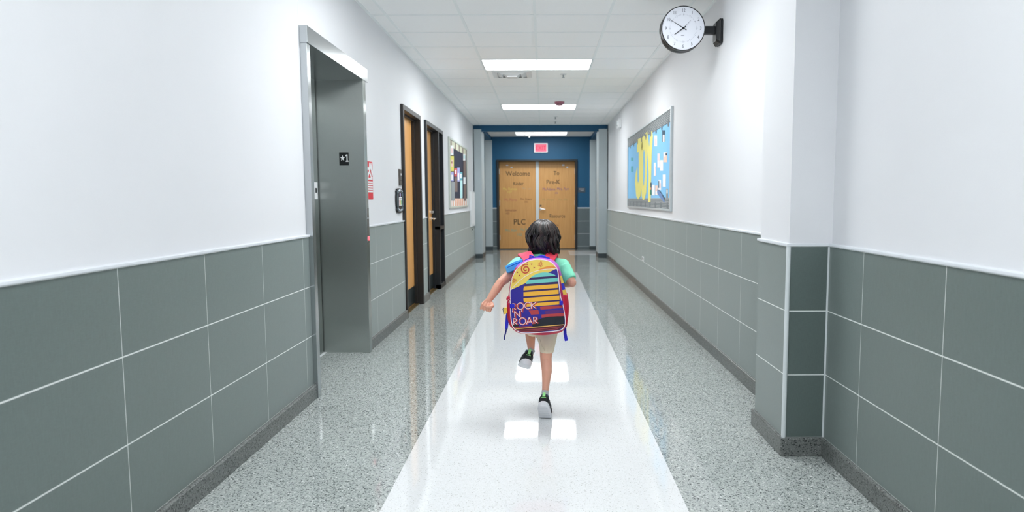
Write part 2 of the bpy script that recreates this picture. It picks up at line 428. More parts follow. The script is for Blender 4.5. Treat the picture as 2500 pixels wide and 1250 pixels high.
mb.build('tape_scrap', M['paperw'], lv[0])

# ------------------------------------------------------------------ left wall doors
def side_door(name, y0, y1, yo1, label, side=False, leafx=-1.455, fm='frame'):
    d = struct(thing(name, label, None, (XL, (y0 + y1) / 2, 0)))
    f = MB().box(-1.60, -1.357, y0 - .05, y0, 0, 2.06).box(-1.60, -1.357, y1, y1 + .05, 0, 2.06).box(-1.599, -1.3575, y0 - .0495, yo1 - .0005, 2.06, 2.11)
    f.box(leafx + .001, leafx + .035, y0, y0 + .016, 0, 2.044).box(leafx + .001, leafx + .035, y1 - .016, y1, 0, 2.044).box(leafx + .001, leafx + .0345, y0, y1, 2.044, 2.06)
    if side: f.box(-1.60, -1.357, yo1 - .05, yo1, 0, 2.06).box(-1.46, -1.357, y1, yo1, .785, .83).box(-1.46, -1.357, y1, yo1, 0, .06)
    f.build('door_frame', M[fm], d, bevel=.003)
    lf = MB().box(leafx - .045, leafx, y0, y1, .012, 2.05).build('door_leaf', M['wood'], d)
    MB().box(leafx, leafx + .003, y0 + .02, y1 - .02, .02, .215).build('kick_plate', M['kick'], lf)
    MB().box(leafx - .1, leafx + .05, y0, y1, 0, .012).build('threshold', M['gold'], d)
    return d, lf
side_door('door_1', 6.80, 7.67, 7.72, 'light wood door in a dark frame next to the black ornate plaque')
d2, lf = side_door('door_2', 8.12, 8.98, 9.42, 'light wood door with chrome lever and narrow dark sidelight, before the dark display board', True, -1.455, 'frameblk')
MB().box(-1.44, -1.43, 9.03, 9.37, .83, 2.06).box(-1.44, -1.43, 9.03, 9.37, .06, .785).build('sidelight', M['glass'], d2)
h = MB().lathe((-1.455, 8.90, .935), (1, 0, 0), [(0, .03), (.012, .03), (.014, .011), (.055, .011)]).tube([(-1.40, 8.90, .935), (-1.395, 8.87, .935), (-1.40, 8.78, .93)], [.013, .013, .010], 10)
h.build('lever_handle', M['chrome'], lf, smooth=40)
MB().lathe((-1.455, 8.90, 1.02), (1, 0, 0), [(0, .025), (.03, .022), (.035, .01)]).build('deadbolt', M['chrome'], lf, smooth=40)

# ------------------------------------------------------------------ elevator entrance
ev = thing('elevator_entrance', 'brushed steel elevator entrance recessed in the left wall', 'elevator', (XL, 4.64, 0))
MB().box(-1.72, -1.345, 3.998, 4.048, 0, 2.08).build('jamb', M['steelf'], ev, bevel=.002)
MB().box(-1.72, -1.345, 5.215, 5.29, 0, 2.08).build('jamb', M['steel'], ev, bevel=.002)
MB().box(-1.72, -1.339, 3.992, 5.335, 2.074, 2.172).build('header', M['steelf'], ev, bevel=.002)
MB().box(-1.74, -1.70, 4.03, 5.199, .004, 2.10).build('sliding_door', M['steel'], ev)
MB().box(-1.76, -1.735, 4.03, 5.23, 0, 2.1).build('door_gap', M['gap'], ev)
MB().box(-1.70, -1.40, 4.048, 5.215, 0, .003).build('sill', M['floor'], ev)
MB().box(-1.74, -1.68, 4.048, 5.215, 0, .006).build('sill_track', M['satin'], ev)
cpn = MB().box(-1.346, -1.3425, 5.222, 5.284, .853, 1.12).build('call_panel', M['steelf'], ev, bevel=.001)
MB().lathe((-1.343, 5.255, .885), (1, 0, 0), [(0, .017), (.006, .016), (.007, .012)]).build('call_button', mat('lit_button', (255, 120, 130), .4, emit=.6, emitc=(255, 70, 80)), cpn, smooth=40)
MB().lathe((-1.343, 5.255, 1.04), (1, 0, 0), [(0, .009), (.004, .009)]).build('key_switch', M['chrome'], cpn, smooth=40)
# floor sign  star + 1
fs = thing('floor_sign', 'black sign with white star and number 1 on the steel elevator jamb', 'sign', (-1.502, 5.214, 1.489))
MB().box(-1.538, -1.466, 5.2105, 5.215, 1.440, 1.538).build('plate', M['black'], fs, bevel=.003)
mb = MB()
sc = wy(836.2, 386, 5.21)
st = []
for i in range(10):
    a = PI / 2 + i * PI / 5; rr = .0195 if i % 2 == 0 else .0078
    st.append((sc.x + rr * math.cos(a), 5.2105, sc.z - .001 + rr * 1.25 * math.sin(a)))
mb.prism(st, (0, -.0012, 0))
one = [(0, 1), (.55, 1), (.55, .16), (.9, .16), (.9, 0), (-.25, 0), (-.25, .16), (.12, .16), (.12, .82), (-.3, .74), (-.3, .9)]
o0 = wy(845.6, 395, 5.21)
mb.prism([(o0.x + a * .0185, 5.2105, o0.z + b * .054) for a, b in one], (0, -.0012, 0))
mb.build('numeral', M['whitep'], fs)
mb = MB()
for i, a in enumerate((-1.512, -1.508, -1.497, -1.493, -1.489)): mb.ell((a, 5.2105, 1.462 - .004 * (i % 2)), (.0014, .001, .0014), 0, 1)
mb.build('braille', mat('braille_dots', (50, 54, 66), .5), fs)
nt_ = thing('door_notice', 'small white notice stuck on the elevator sliding door', 'notice', (-1.699, 5.155, 1.25))
MB().box(-1.70, -1.698, 5.105, 5.180, 1.188, 1.313).build('paper', M['paperw'], nt_)
MB().box(-1.698, -1.6975, 5.13, 5.165, 1.235, 1.27).build('mark', M['black'], nt_)

# fire safety sign
rs = thing('fire_safety_sign', 'red and white sign beside the elevator showing a figure on stairs', 'sign', (XL, 5.45, 1.33))
RED = mat('sign_red', (214, 40, 56), .45, noise=.03)
Y0, Y1, Z0, Z1 = 5.345, 5.585, 1.184, 1.487
MB().box(XL - .002, XL + .005, Y0, Y1, Z0, Z1).build('plate', RED, rs, bevel=.004)
mb = MB(); X_ = XL + .0055
def yz(u, v): return (X_, Y0 + (Y1 - Y0) * u, Z0 + (Z1 - Z0) * v)
mb.ell(yz(.62, .93), (.001, .016, .014), 0, 2); pk = 0
for q in stroke2([(.60, .88), (.56, .72)], .14) + stroke2([(.56, .72), (.74, .62), (.72, .55)], .08) + stroke2([(.54, .72), (.36, .64), (.34, .54)], .08) + stroke2([(.58, .85), (.36, .78), (.28, .82)], .06) + stroke2([(.62, .85), (.80, .78), (.86, .84)], .06): pk += 1; mb.prism([yz(*p) for p in q], (.0006 + .00025 * pk, 0, 0))
mb.prism([yz(*p) for p in [(.10, .52), (.9, .52), (.9, .60), (.74, .60), (.74, .565), (.42, .565), (.42, .535), (.10, .535)]], (.0022, 0, 0))
mb.prism([yz(*p) for p in [(.66, .9), (.78, 1.0 - .03), (.88, .84), (.96, .72), (.90, .62), (.80, .68)]], (.0024, 0, 0))
for v in (.455, .395, .33, .27, .21): mb.prism([yz(*p) for p in [(.16, v - .022), (.94, v - .022), (.94, v + .022), (.16, v + .022)]], (.0008, 0, 0))
mb.build('pictogram', M['whitep'], rs)

# switch plate and ornate plaque beside door 1
sw = thing('wall_plate', 'brown metal wall plate with a small light above the ornate plaque', 'switch', (XL, 6.65, 1.39))
MB().box(XL - .002, XL + .012, 6.60, 6.71, 1.318, 1.474).build('plate', M['brown'], sw, bevel=.003)
MB().box(XL + .012, XL + .016, 6.645, 6.665, 1.415, 1.435).build('indicator', M['whitep'], sw)
MB().box(XL + .012, XL + .013, 6.605, 6.705, 1.366, 1.369).build('seam', M['gap'], sw)
pl = thing('room_plaque', 'black plaque with ornate scalloped edge beside the first wood door', 'plaque', (XL, 6.57, 1.17))
def scal(ya, yb, za, zb, x, n=72):
    pts = []
    cy_, cz = (ya + yb) / 2, (za + zb) / 2; a, b = (yb - ya) / 2, (zb - za) / 2
    for i in range(n):
        t_ = 2 * PI * i / n; cs, sn = math.cos(t_), math.sin(t_)
        ex = .38; sx_ = math.copysign(abs(cs) ** ex, cs); sz_ = math.copysign(abs(sn) ** ex, sn)
        wv = 1 + .045 * math.cos(12 * t_)
        pts.append((x, cy_ + a * sx_ * wv, cz + b * sz_ * wv))
    return pts
MB().prism(scal(6.43, 6.72, 1.057, 1.286, XL), (.016, 0, 0)).build('board', M['black'], pl, bevel=.003)
MB().loft([scal(6.445, 6.705, 1.068, 1.275, XL + .017), scal(6.46, 6.69, 1.08, 1.263, XL + .024), scal(6.475, 6.675, 1.092, 1.25, XL + .017)], cap=False).build('rim', mat('pewter', (120, 130, 138), .35, .7), pl, smooth=50)
mb = MB().box(XL + .016, XL + .019, 6.52, 6.64, 1.125, 1.205)
mb.box(XL + .019, XL + .0195, 6.53, 6.56, 1.13, 1.175, 1).box(XL + .019, XL + .0195, 6.565, 6.595, 1.13, 1.175, 2).box(XL + .019, XL + .0195, 6.60, 6.63, 1.13, 1.175, 3).box(XL + .019, XL + .0195, 6.53, 6.63, 1.185, 1.195, 4)
mb.build('label', [M['paperw'], mat('lbl_red', (206, 120, 110), .7), mat('lbl_yellow', (206, 200, 130), .7), mat('lbl_green', (90, 160, 110), .7), M['black']], pl)
MB().ell((XL + .017, 6.58, 1.226), (.003, .03, .02)).build('badge', mat('lilac', (150, 140, 180), .6), pl, smooth=180)

# ------------------------------------------------------------------ bulletin boards
pal = {'w': M['paperw'], 'pk': mat('paper_pink', (244, 214, 214), .8), 'rd': mat('paper_red', (206, 84, 84), .8), 'gn': mat('paper_green', (60, 140, 110), .8), 'dk': mat('paper_dark', (60, 84, 104), .8),
       'bl': mat('paper_blue', (110, 140, 190), .8), 'gy': mat('paper_grey', (150, 156, 160), .8), 'pe': mat('paper_peach', (240, 206, 190), .8), 'te': mat('paper_teal', (96, 176, 190), .8), 'cy': mat('paper_cyan', (190, 230, 232), .8),
       'ye': mat('paper_yellow', (226, 216, 110), .8), 'li': mat('paper_lilac', (170, 170, 220), .8), 'br': mat('paper_brown', (122, 104, 98), .8), 'or': mat('paper_orange', (226, 150, 100), .8), 'tan': mat('paper_tan', (206, 206, 184), .8)}
bb = thing('bulletin_board', 'sky blue bulletin board with big yellow letters spelling JOY', 'bulletin board', (XR, 8.64, 1.57))
a0, a1, z0, z1 = 6.88, 10.40, 1.055, 2.10
MB().box(XR - .012, XR + .002, a0 + .004, a1 - .004, z0 + .004, z1 - .004).build('backing', mat('sky_blue_paper', (136, 198, 240), .8, noise=.02), bb)
f = MB().box(XR - .024, XR, a0 - .0, a0 + .05, z0, z1).box(XR - .024, XR, a1 - .03, a1, z0, z1).box(XR - .0235, XR, a0 + .05, a1 - .03, z1 - .022, z1).box(XR - .0235, XR, a0 + .05, a1 - .03, z0, z0 + .022)
f.build('frame', mat('aluminium_frame', (200, 208, 212), .35, .15), bb, bevel=.003)
stripe = []
def border(za, zb, name):
    mb = MB(); n = 7; hh = (zb - za) / n
    for i in range(n): mb.box(XR - .0145, XR - .012, a0 + .05, a1 - .03, za + i * hh, za + (i + .62) * hh, 0)
    mb.box(XR - .0138, XR - .012, a0 + .05, a1 - .03, za, zb, 1)
    for i in range(9):
        yy = a0 + .2 + i * .38; mb.lathe((XR - .0146, yy, za if name == 'up' else za + .03), (-1, 0, 0), [(0, .04), (.001, .04)], 12, 0)
    mb.build('border_strip', [mat('border_grey', (120, 126, 130), .8), mat('border_light', (176, 180, 180), .8)], bb)
border(1.955, 2.078, 'up'); border(1.077, 1.19, 'dn')
YEL = mat('yellow_letter_paper', (242, 232, 136), .8, noise=.02)
def wallpoly(pts, X, th, mb, mi=0):
    mb.prism([tuple(wx(px, py, X)) for px, py in pts], (-th if X > 0 else th, 0, 0), mi)
XB = XR - .0125
for L_ in ([[(1555.5, 341), (1569, 335), (1568.5, 366), (1556, 372.5)], [(1560, 366), (1567.5, 362), (1567, 455), (1564, 479), (1558.5, 487), (1554, 479), (1551, 447), (1552.5, 424), (1556.2, 408), (1556.5, 440), (1558.5, 449), (1560.5, 440)]],
           [[(1568, 338), (1572.5, 331), (1577.5, 336), (1579.5, 362), (1579.5, 430), (1578, 470), (1573.5, 487), (1570, 489), (1567, 478), (1565.8, 440), (1570, 440), (1571.3, 455), (1572.8, 452), (1574.6, 430), (1574.6, 372), (1572.5, 364), (1570.5, 372), (1570, 440), (1565.8, 440), (1566, 372)]],
           [[(1576, 326), (1580.5, 321), (1585.5, 362), (1588, 330), (1589.5, 319), (1593, 323), (1594, 334), (1591.2, 375), (1590, 425), (1588.6, 493), (1583, 494), (1584, 425), (1582.6, 395)]]):
    mb = MB()
    for k_, pts in enumerate(L_): wallpoly(pts, XB, .003 + .001 * k_, mb)
    mb.build('paper_letter', YEL, bb)
def paper(parent, X, x0, x1, y0, y1, key, name='paper', extra=(), tilt=0):
    mb = MB(); keys = [key]
    sgn = -1 if X > 0 else 1
    m_ = lambda px, py: (px, py + tilt * (px - x0))
    wallpoly([m_(x0, y0), m_(x1, y0), m_(x1, y1), m_(x0, y1)], X, .002, mb)
    for (u0, u1, v0, v1, k2) in extra:
        if k2 not in keys: keys.append(k2)
        xa, xb_ = x0 + (x1 - x0) * u0, x0 + (x1 - x0) * u1; ya, yb = y0 + (y1 - y0) * v0, y0 + (y1 - y0) * v1
        wallpoly([m_(xa, ya), m_(xb_, ya), m_(xb_, yb), m_(xa, yb)], X + sgn * .002, .001, mb, keys.index(k2))
    mb.build(name, [pal[q] for q in keys], parent)
for a in ((1597.5, 1604.5, 331, 357, 'w', ((.1, .8, .3, .9, 'pk'),)), (1617, 1623.8, 318, 346, 'dk', ((.2, .8, .4, 1.0, 'w'),)), (1605.5, 1611, 375, 409, 'pk', ((.1, .9, .5, .95, 'w'),)),
          (1612, 1619, 391, 417, 'w', ()), (1596.5, 1601.5, 397, 429, 'w', ((.6, 1, .3, 1, 'pk'),)), (1620, 1628.5, 372, 396, 'pe', ((.1, .6, 0, .4, 'w'), (.6, .95, .1, .3, 'dk'))),
          (1618.5, 1625.5, 426, 456, 'w', ()), (1592, 1598.5, 451, 477, 'w', ()), (1600, 1605.8, 453, 476, 'pe', ((.1, .8, .6, 1, 'w'),)), (1607.5, 1614, 439, 464, 'w', ((0, .3, .1, .8, 'dk'), (.5, .9, .3, .8, 'pk'))),
          (1586, 1590.5, 446, 475, 'rd', ((.3, 1, .6, 1, 'gn'), (.5, 1, 0, .4, 'dk'))), (1626.5, 1631, 461, 484, 'gy', ((.2, .8, .1, .5, 'w'),)), (1541, 1546, 385, 393, 'te', ()), (1541, 1546, 406, 420, 'te', ())):
    paper(bb, XB, a[0], a[1], a[2], a[3], a[4], extra=a[5])
mb = MB(); wallpoly([(1605, 463), (1611, 466), (1622, 484), (1623, 495), (1619, 491), (1605, 472)], XB, .003, mb); wallpoly([(1607, 463.5), (1611, 465), (1623, 483), (1622, 489), (1615, 473)], XB - .003, .001, mb, 1)
mb.build('paper_scarf', [pal['bl'], pal['dk']], bb)

b2 = thing('bulletin_board', 'dark navy display board with striped borders on the left wall past the doors', 'bulletin board', (XL, 11.3, 1.57))
a0, a1, z0, z1 = 10.08, 12.45, 1.05, 2.095
MB().box(XL - .002, XL + .012, a0 + .004, a1 - .004, z0 + .004, z1 - .004).build('backing', mat('navy_paper', (36, 40, 62), .8, noise=.05), b2)
MB().box(XL, XL + .024, a0, a0 + .05, z0, z1).box(XL, XL + .024, a1 - .05, a1, z0, z1).box(XL, XL + .0235, a0 + .05, a1 - .05, z1 - .03, z1).box(XL, XL + .0235, a0 + .05, a1 - .05, z0, z0 + .03).build('frame', mat('champagne_frame', (204, 210, 202), .4, .1), b2, bevel=.003)
for za, zb, kk in ((1.965, 2.065, ('tan', 'br')), (1.08, 1.20, ('or', 'w'))):
    mb = MB(); n = 18; wd = (a1 - a0 - .1) / n
    for i in range(n): mb.box(XL + .012, XL + .0145, a0 + .05 + i * wd, a0 + .05 + (i + 1) * wd, za, zb, i % 2 if kk[0] == 'or' else (1 if i % 4 == 1 else 0))
    mb.build('border_strip', [pal[kk[0]], pal[kk[1]]], b2)
mb = MB().box(XL + .012, XL + .0145, a0 + .05, a0 + .16, 1.2, 1.96); mb.build('border_strip', pal['tan'], b2)
XB2 = XL + .0155
for a in ((1099.6, 1106.7, 355, 378.5, 'w', ((.2, .8, .3, .8, 'pk'),)), (1099.4, 1107.8, 381, 418, 'ye', ((.2, .8, .25, .7, 'pe'), (.3, .55, .35, .5, 'rd'))), (1100.5, 1107.2, 420, 442, 'li', ((.1, .8, .3, .9, 'w'),)), (1101.5, 1110, 444, 490, 'gy', ()),
          (1109, 1115.6, 411, 431, 'rd', ((.2, .8, .2, .7, 'pk'),)), (1110, 1116.6, 432.5, 468.5, 'br', ()), (1116.2, 1122.4, 409, 443, 'li', ((.2, .8, .4, .9, 'w'),)), (1123, 1128.6, 420.5, 439, 'te', ((.1, .7, .2, .8, 'w'),)),
          (1123.4, 1129, 440.5, 484, 'cy', ()), (1130.7, 1136, 376, 392, 'w', ((.2, .8, .2, .7, 'cy'),)), (1131.4, 1137.4, 393, 431, 'br', ()), (1131.2, 1136.6, 432.5, 449.5, 'w', ()), (1132, 1138, 451, 490.5, 'br', ())):
    paper(b2, XB2, a[0], a[1], a[2], a[3], a[4], extra=a[5])

# ------------------------------------------------------------------ small wall things
wb = thing('wall_cabinet', 'white wall box beside the left grey column past the dark display board', 'cabinet', (XL, 13.2, 1))
MB().box(XL, -1.345, 12.90, 13.55, .665, 1.33).build('body', M['whitep'], wb, bevel=.006)
MB().box(-1.345, -1.342, 12.94, 13.51, .70, 1.30).build('panel', M['paperw'], wb, bevel=.002)
ol = thing('wall_outlet', 'pale outlet plate low on the left tile wall below the white box', 'outlet', (-1.372, 13.2, .61))
MB().box(-1.372, -1.366, 13.05, 13.40, .56, .655).build('plate', mat('ivory_plate', (190, 198, 194), .5), ol, bevel=.002)
MB().box(-1.366, -1.3655, 13.15, 13.3, .59, .62).build('socket', M['gap'], ol)
o2 = thing('wall_outlet', 'white outlet plate low on the right tile wall below the blue board', 'outlet', (1.285, 8.73, .42))
MB().box(1.279, 1.286, 8.66, 8.80, .385, .445).build('plate', M['whitep'], o2, bevel=.002)
MB().box(1.2785, 1.28, 8.69, 8.715, .40, .43).build('socket', M['gap'], o2); MB().box(1.2785, 1.28, 8.745, 8.77, .40, .43).build('socket', M['gap'], o2)
sb = thing('strobe_alarm', 'white wall alarm box high on the right wall past the blue board', 'alarm', (XR, 11.56, 2.43))
MB().box(XR - .05, XR, 11.42, 11.70, 2.36, 2.51).build('housing', M['whitep'], sb, bevel=.006)
MB().box(XR - .065, XR - .05, 11.50, 11.62, 2.40, 2.47).build('lens', mat('strobe_lens', (225, 230, 232), .15), sb, bevel=.004)
MB().cyl((XR - .03, 11.36, 2.375), (XR - .03, 11.40, 2.375), .012).build('cable_gland', M['tee'], sb, smooth=40)
rn = thing('room_sign', 'small dark room sign on the blue wall right of the double doors', 'sign', (.98, YW, 1.42))
c = wy(1420, 464, YW)
MB().box(c.x - .085, c.x + .085, YW - .008, YW, c.z - .055, c.z + .055).build('plate', mat('sign_dark', (70, 84, 96), .5), rn, bevel=.002)
MB().box(c.x - .06, c.x + .06, YW - .0095, YW - .008, c.z + .012, c.z + .034).box(c.x - .03, c.x + .05, YW - .0095, YW - .008, c.z - .02, c.z - .004).build('lettering_bar', mat('sign_pale', (160, 160, 166), .5), rn)

# exit sign
ex = thing('exit_sign', 'lit white exit sign with red letters above the double doors', 'exit sign', (-.045, YW, 2.39))
c = wy(1320.5, 361, YW - .04)
MB().box(c.x - .158, c.x + .158, YW - .045, YW, c.z - .108, c.z + .108).build('housing', mat('exit_housing', (236, 232, 236), .4, emit=.08, emitc=(255, 225, 232)), ex, bevel=.008)
MB().box(c.x - .13, c.x + .13, YW - .047, YW - .045, c.z - .085, c.z + .085).build('face', mat('exit_face', (206, 84, 112), .5, emit=.16, emitc=(255, 120, 145)), ex)
mb = MB(); add_text(mb, 'EXIT', .135, lambda a, b: (c.x + a, YW - .048, c.z + b - .047), 0, .85)
mb.build('lettering', mat('exit_red', (190, 10, 44), .5, emit=.18, emitc=(255, 50, 90)), ex)

# ------------------------------------------------------------------ ceiling things
def ceiling_light(y, label, x0=-.655, x1=.537, z=ZC, dy=.575, dim=False):
    t_ = thing('ceiling_light', label, 'ceiling light', ((x0 + x1) / 2, y + dy / 2, z), 'ceiling lights')
    f_ = MB()
    for bx in ((x0, x1, y, y + .016), (x0, x1, y + dy - .016, y + dy), (x0, x0 + .016, y + .016, y + dy - .016), (x1 - .016, x1, y + .016, y + dy - .016)): f_.box(*bx, z - .010, z - .001)
    f_.build('frame', M['satin'], t_)
    MB().box(x0 + .014, x1 - .014, y + .014, y + dy - .014, z - .007, z - .002).build('diffuser', M['lampdim' if dim else 'lamp'], t_)
    if dim:
        for ya, yb in ((y + .02, y + .26), (y + .86, y + 1.10)): MB().box(x0 + .03, x1 - .03, ya, yb, z - .009, z - .006).build('lamp_strip', M['tube'], t_)
ceiling_light(7.35, 'lit ceiling light panel nearest in view, ahead of the air vent')
ceiling_light(10.80, 'lit ceiling light panel farther along, just past the red detector')
ceiling_light(3.90, 'lit ceiling light panel above the running child')
ceiling_light(.45, 'lit ceiling light panel over the near end of the corridor')
ceiling_light(-3.0, 'lit ceiling light panel behind the camera at the end wall')
ceiling_light(14.10, 'dim ceiling light panel beyond the blue beam, before the double doors', -.61, .545, 2.62, 1.55, True)
ad = thing('air_diffuser', 'white square ceiling air vent just beyond the nearest light panel', 'air vent', (-.36, 8.22, ZC))
MB().box(-.64, -.075, 7.94, 8.495, ZC - .006, ZC - .001).build('outer_frame', M['ceil'], ad, bevel=.003)
for i, (a, zz) in enumerate(((.23, .012), (.17, .022), (.11, .034))):
    cx, cyy = -.358, 8.217
    def sq(h_, z): return [(cx - h_, cyy - h_, z), (cx + h_, cyy - h_, z), (cx + h_, cyy + h_, z), (cx - h_, cyy + h_, z)]
    MB().loft([sq(a, ZC - .006), sq(a - .055, ZC - .006 - zz), sq(a - .06, ZC - .004 - zz), sq(a - .012, ZC - .005)], cap=False).build('louver', M['satin'], ad)
MB().box(-.418, -.298, 8.157, 8.277, ZC - .046, ZC - .030).build('center_plate', M['satin'], ad, bevel=.004)
def sprinkler(x, y, label):
    t_ = thing('sprinkler', label, 'sprinkler', (x, y, ZC))
    MB().lathe((x, y, ZC), (0, 0, -1), [(0, .04), (.006, .038), (.01, .02)], 20).build('escutcheon', M['satin'], t_, smooth=40)
    MB().lathe((x, y, ZC - .008), (0, 0, -1), [(0, .01), (.03, .008), (.031, .018), (.035, .018)], 14).build('head', mat('sprinkler_metal', (150, 156, 160), .4, .6), t_, smooth=40)
sprinkler(.246, 8.24, 'small ceiling sprinkler beside the air vent')
sprinkler(.228, 12.4, 'small ceiling sprinkler past the far light panel')
sprinkler(.24, 13.15, 'small ceiling sprinkler closest to the blue beam')
hd = thing('heat_detector', 'reddish ceiling detector just in front of the far light panel', 'detector', (.256, 10.55, ZC))
PR = mat('detector_red', (168, 104, 122), .5)
MB().lathe((.256, 10.55, ZC), (0, 0, -1), [(0, .075), (.02, .075), (.03, .066), (.032, .03)], 28).build('base', PR, hd, smooth=40)
mb = MB()
for i in range(10):
    a = 2 * PI * i / 10; mb.box(.256 + .045 * math.cos(a) - .005, .256 + .045 * math.cos(a) + .005, 10.55 + .045 * math.sin(a) - .005, 10.55 + .045 * math.sin(a) + .005, ZC - .052, ZC - .03)
mb.lathe((.256, 10.55, ZC - .05), (0, 0, -1), [(0, .055), (.006, .05)], 24); mb.build('cage', PR, hd)
sd = thing('smoke_detector', 'round white smoke detector on the lobby ceiling beyond the blue beam', 'smoke detector', (-.32, 15.3, 2.62))
MB().lathe((-.325, 15.3, 2.622), (0, 0, -1), [(0, .085), (.03, .085), (.05, .06), (.055, .02)], 28).build('housing', M['whitep'], sd, smooth=40)
MB().lathe((-.30, 15.3, 2.57), (0, 0, -1), [(0, .022), (.02, .018), (.024, .005)], 16).build('sensor', M['whitep'], sd, smooth=40)

# ------------------------------------------------------------------ wall clock
YC = 5.03
ck = thing('wall_clock', 'round black double faced clock on a bracket from the right wall', 'clock', (XR, YC + .07, 2.40))
cc = wy(1668.5, 68.5, YC); RB = 52.5 * YC / FPX
case = MB().lathe((cc.x, YC, cc.z), (0, 1, 0), [(.006, RB * .955), (0, RB * .965), (-.002, RB * .985), (.004, RB), (.02, RB * 1.0), (.028, RB * .975), (.05, RB * .965), (.062, RB * .985), (.075, RB), (.095, RB * 1.0), (.125, RB * .96), (.135, RB * .9)], 64)
case.build('case', M['black'], ck, smooth=50)
MB().lathe((cc.x, YC, cc.z), (0, 1, 0), [(.004, RB * .958), (.012, RB * .958)], 64).build('dial', mat('clock_dial', (236, 239, 248), .5, noise=.01), ck, smooth=40)
GR = mat('clock_grey', (84, 90, 104), .6)
for h_ in range(1, 13):
    a = PI / 2 - h_ * PI / 6; rr = RB * .79; mb = MB()
    add_text(mb, str(h_), RB * .215, lambda u, v: (cc.x + rr * math.cos(a) + u, YC + .0028, cc.z + rr * math.sin(a) + v - RB * .075), 0, .82)
    mb.build('numeral', GR, ck)
mb = MB()
for i in range(60):
    a = i * PI / 30; r0, r1, wd = (RB * .585, RB * .63, .0013) if i % 5 else (RB * .575, RB * .64, .003)
    for q in stroke2([(r0 * math.cos(a), r0 * math.sin(a)), (r1 * math.cos(a), r1 * math.sin(a))], wd): mb.prism([(cc.x + p.x, YC + .0038, cc.z + p.y) for p in q], (0, -.0006, 0))
mb.build('minute_marks', mat('clock_pale', (168, 172, 184), .6), ck)
mb = MB(); mb.box(cc.x - .016, cc.x + .008, YC + .0028, YC + .0036, cc.z - .052, cc.z - .0495); mb.build('maker_mark', GR, ck)
def hand(name, ang, r0, r1, w0, w1, y):
    a = math.radians(90 - ang); d = Vector((math.cos(a), math.sin(a))); n = Vector((-d.y, d.x))
    q = [d * r0 + n * w0 / 2, d * r1 + n * w1 / 2, d * r1 - n * w1 / 2, d * r0 - n * w0 / 2]
    MB().prism([(cc.x + p.x, y, cc.z + p.y) for p in q], (0, -.0008, 0)).build(name, M['black'] if name != 'second_hand' else GR, ck)
hand('hour_hand', 235, -.022, RB * .5, .008, .003, YC + .001)
hand('minute_hand', 302, -.026, RB * .72, .0065, .002, YC - .0005)
hand('second_hand', 44, -.0, RB * .46, .0024, .0018, YC - .002)
MB().lathe((cc.x, YC + .002, cc.z), (0, -1, 0), [(0, .008), (.005, .007)], 16).build('hub', M['black'], ck, smooth=40)
MB().box(cc.x + RB * .93, XR - .035, YC + .045, YC + .095, cc.z - .030, cc.z + .026).build('arm', M['black'], ck, bevel=.005)
PZ = 2.385
def octa(x, hy, hz, ch): return [(x, YC + .07 + u * hy, PZ + v) for u, v in ((-1, hz - ch), (-1, -hz + ch), (-1 + ch / hy, -hz), (1 - ch / hy, -hz), (1, -hz + ch), (1, hz - ch), (1 - ch / hy, hz), (-1 + ch / hy, hz))]
MB().loft([octa(XR, .075, .088, .012), octa(XR - .022, .075, .088, .012), octa(XR - .045, .05, .066, .012)]).build('mounting_plate', M['black'], ck, bevel=.003)
#KIDBEGIN
# ------------------------------------------------------------------ the running child
def skinmat():
    m = mat('skin', (226, 168, 144), .5, noise=.05, scale=30)
    b = m.node_tree.nodes['Principled BSDF']; b.inputs['Subsurface Weight'].default_value = .12; b.inputs['Subsurface Radius'].default_value = (.02, .008, .004); b.inputs['Subsurface Scale'].default_value = .5
    return m
SKIN = skinmat()
MINT = mat('mint_cotton', (140, 232, 196), .8, noise=.06, scale=25, bump=.25, bscale=300)
KHAKI = mat('khaki_cotton', (230, 216, 190), .85, noise=.06, scale=30, bump=.3, bscale=350)
SKYB = mat('sky_blue_cotton', (84, 184, 247), .7, noise=.06, scale=30)
SKYD = mat('sky_blue_seam', (40, 132, 214), .7)
HAIR = mat('dark_hair', (24, 18, 18), .34, noise=.3, scale=120, spec=.6)
HAIRB = mat('brown_hair', (60, 45, 40), .32, noise=.3, scale=120, spec=.6)
SOCK = mat('grey_sock', (178, 184, 186), .9, noise=.08, scale=200, bump=.3, bscale=500)
SHOE = mat('black_mesh_shoe', (18, 24, 30), .6, noise=.3, scale=300, bump=.3, bscale=600)
SOLE = mat('white_sole', (230, 232, 236), .5, noise=.05, scale=60)
NEON = mat('neon_green_tab', (168, 246, 158), .6)
HIPY = 3.74
kid = thing('person', 'child with dark wavy bob running away in mint shirt, khaki shorts and black sneakers', 'person', (.0, 3.65, 0))
K = wy
b = MB()
# head, face, ears, neck
hc = K(1326, 585, 3.865)
b.hull([(hc + Vector((0, -.004, .012)), (.072, .082, .082)), (hc + Vector((0, .022, -.05)), (.050, .054, .05))])
b.hull([(hc + Vector((0, .085, -.012)), (.009, .010, .012)), (hc + Vector((0, .074, .010)), (.006, .008, .012)), (hc + Vector((0, .075, -.02)), (.013, .008, .008))])
b.hull([(hc + Vector((0, .066, -.082)), (.018, .014, .012)), (hc + Vector((0, .05, -.07)), (.03, .02, .02))])
for sx in (-1, 1): b.hull([(hc + Vector((sx * .073, .004, -.006)), (.006, .013, .018)), (hc + Vector((sx * .072, .008, -.022)), (.005, .009, .010))])
b.hull([(hc + Vector((0, -.01, -.06)), (.037, .037, .03)), (K(1323, 642, 3.83), (.042, .038, .03))])
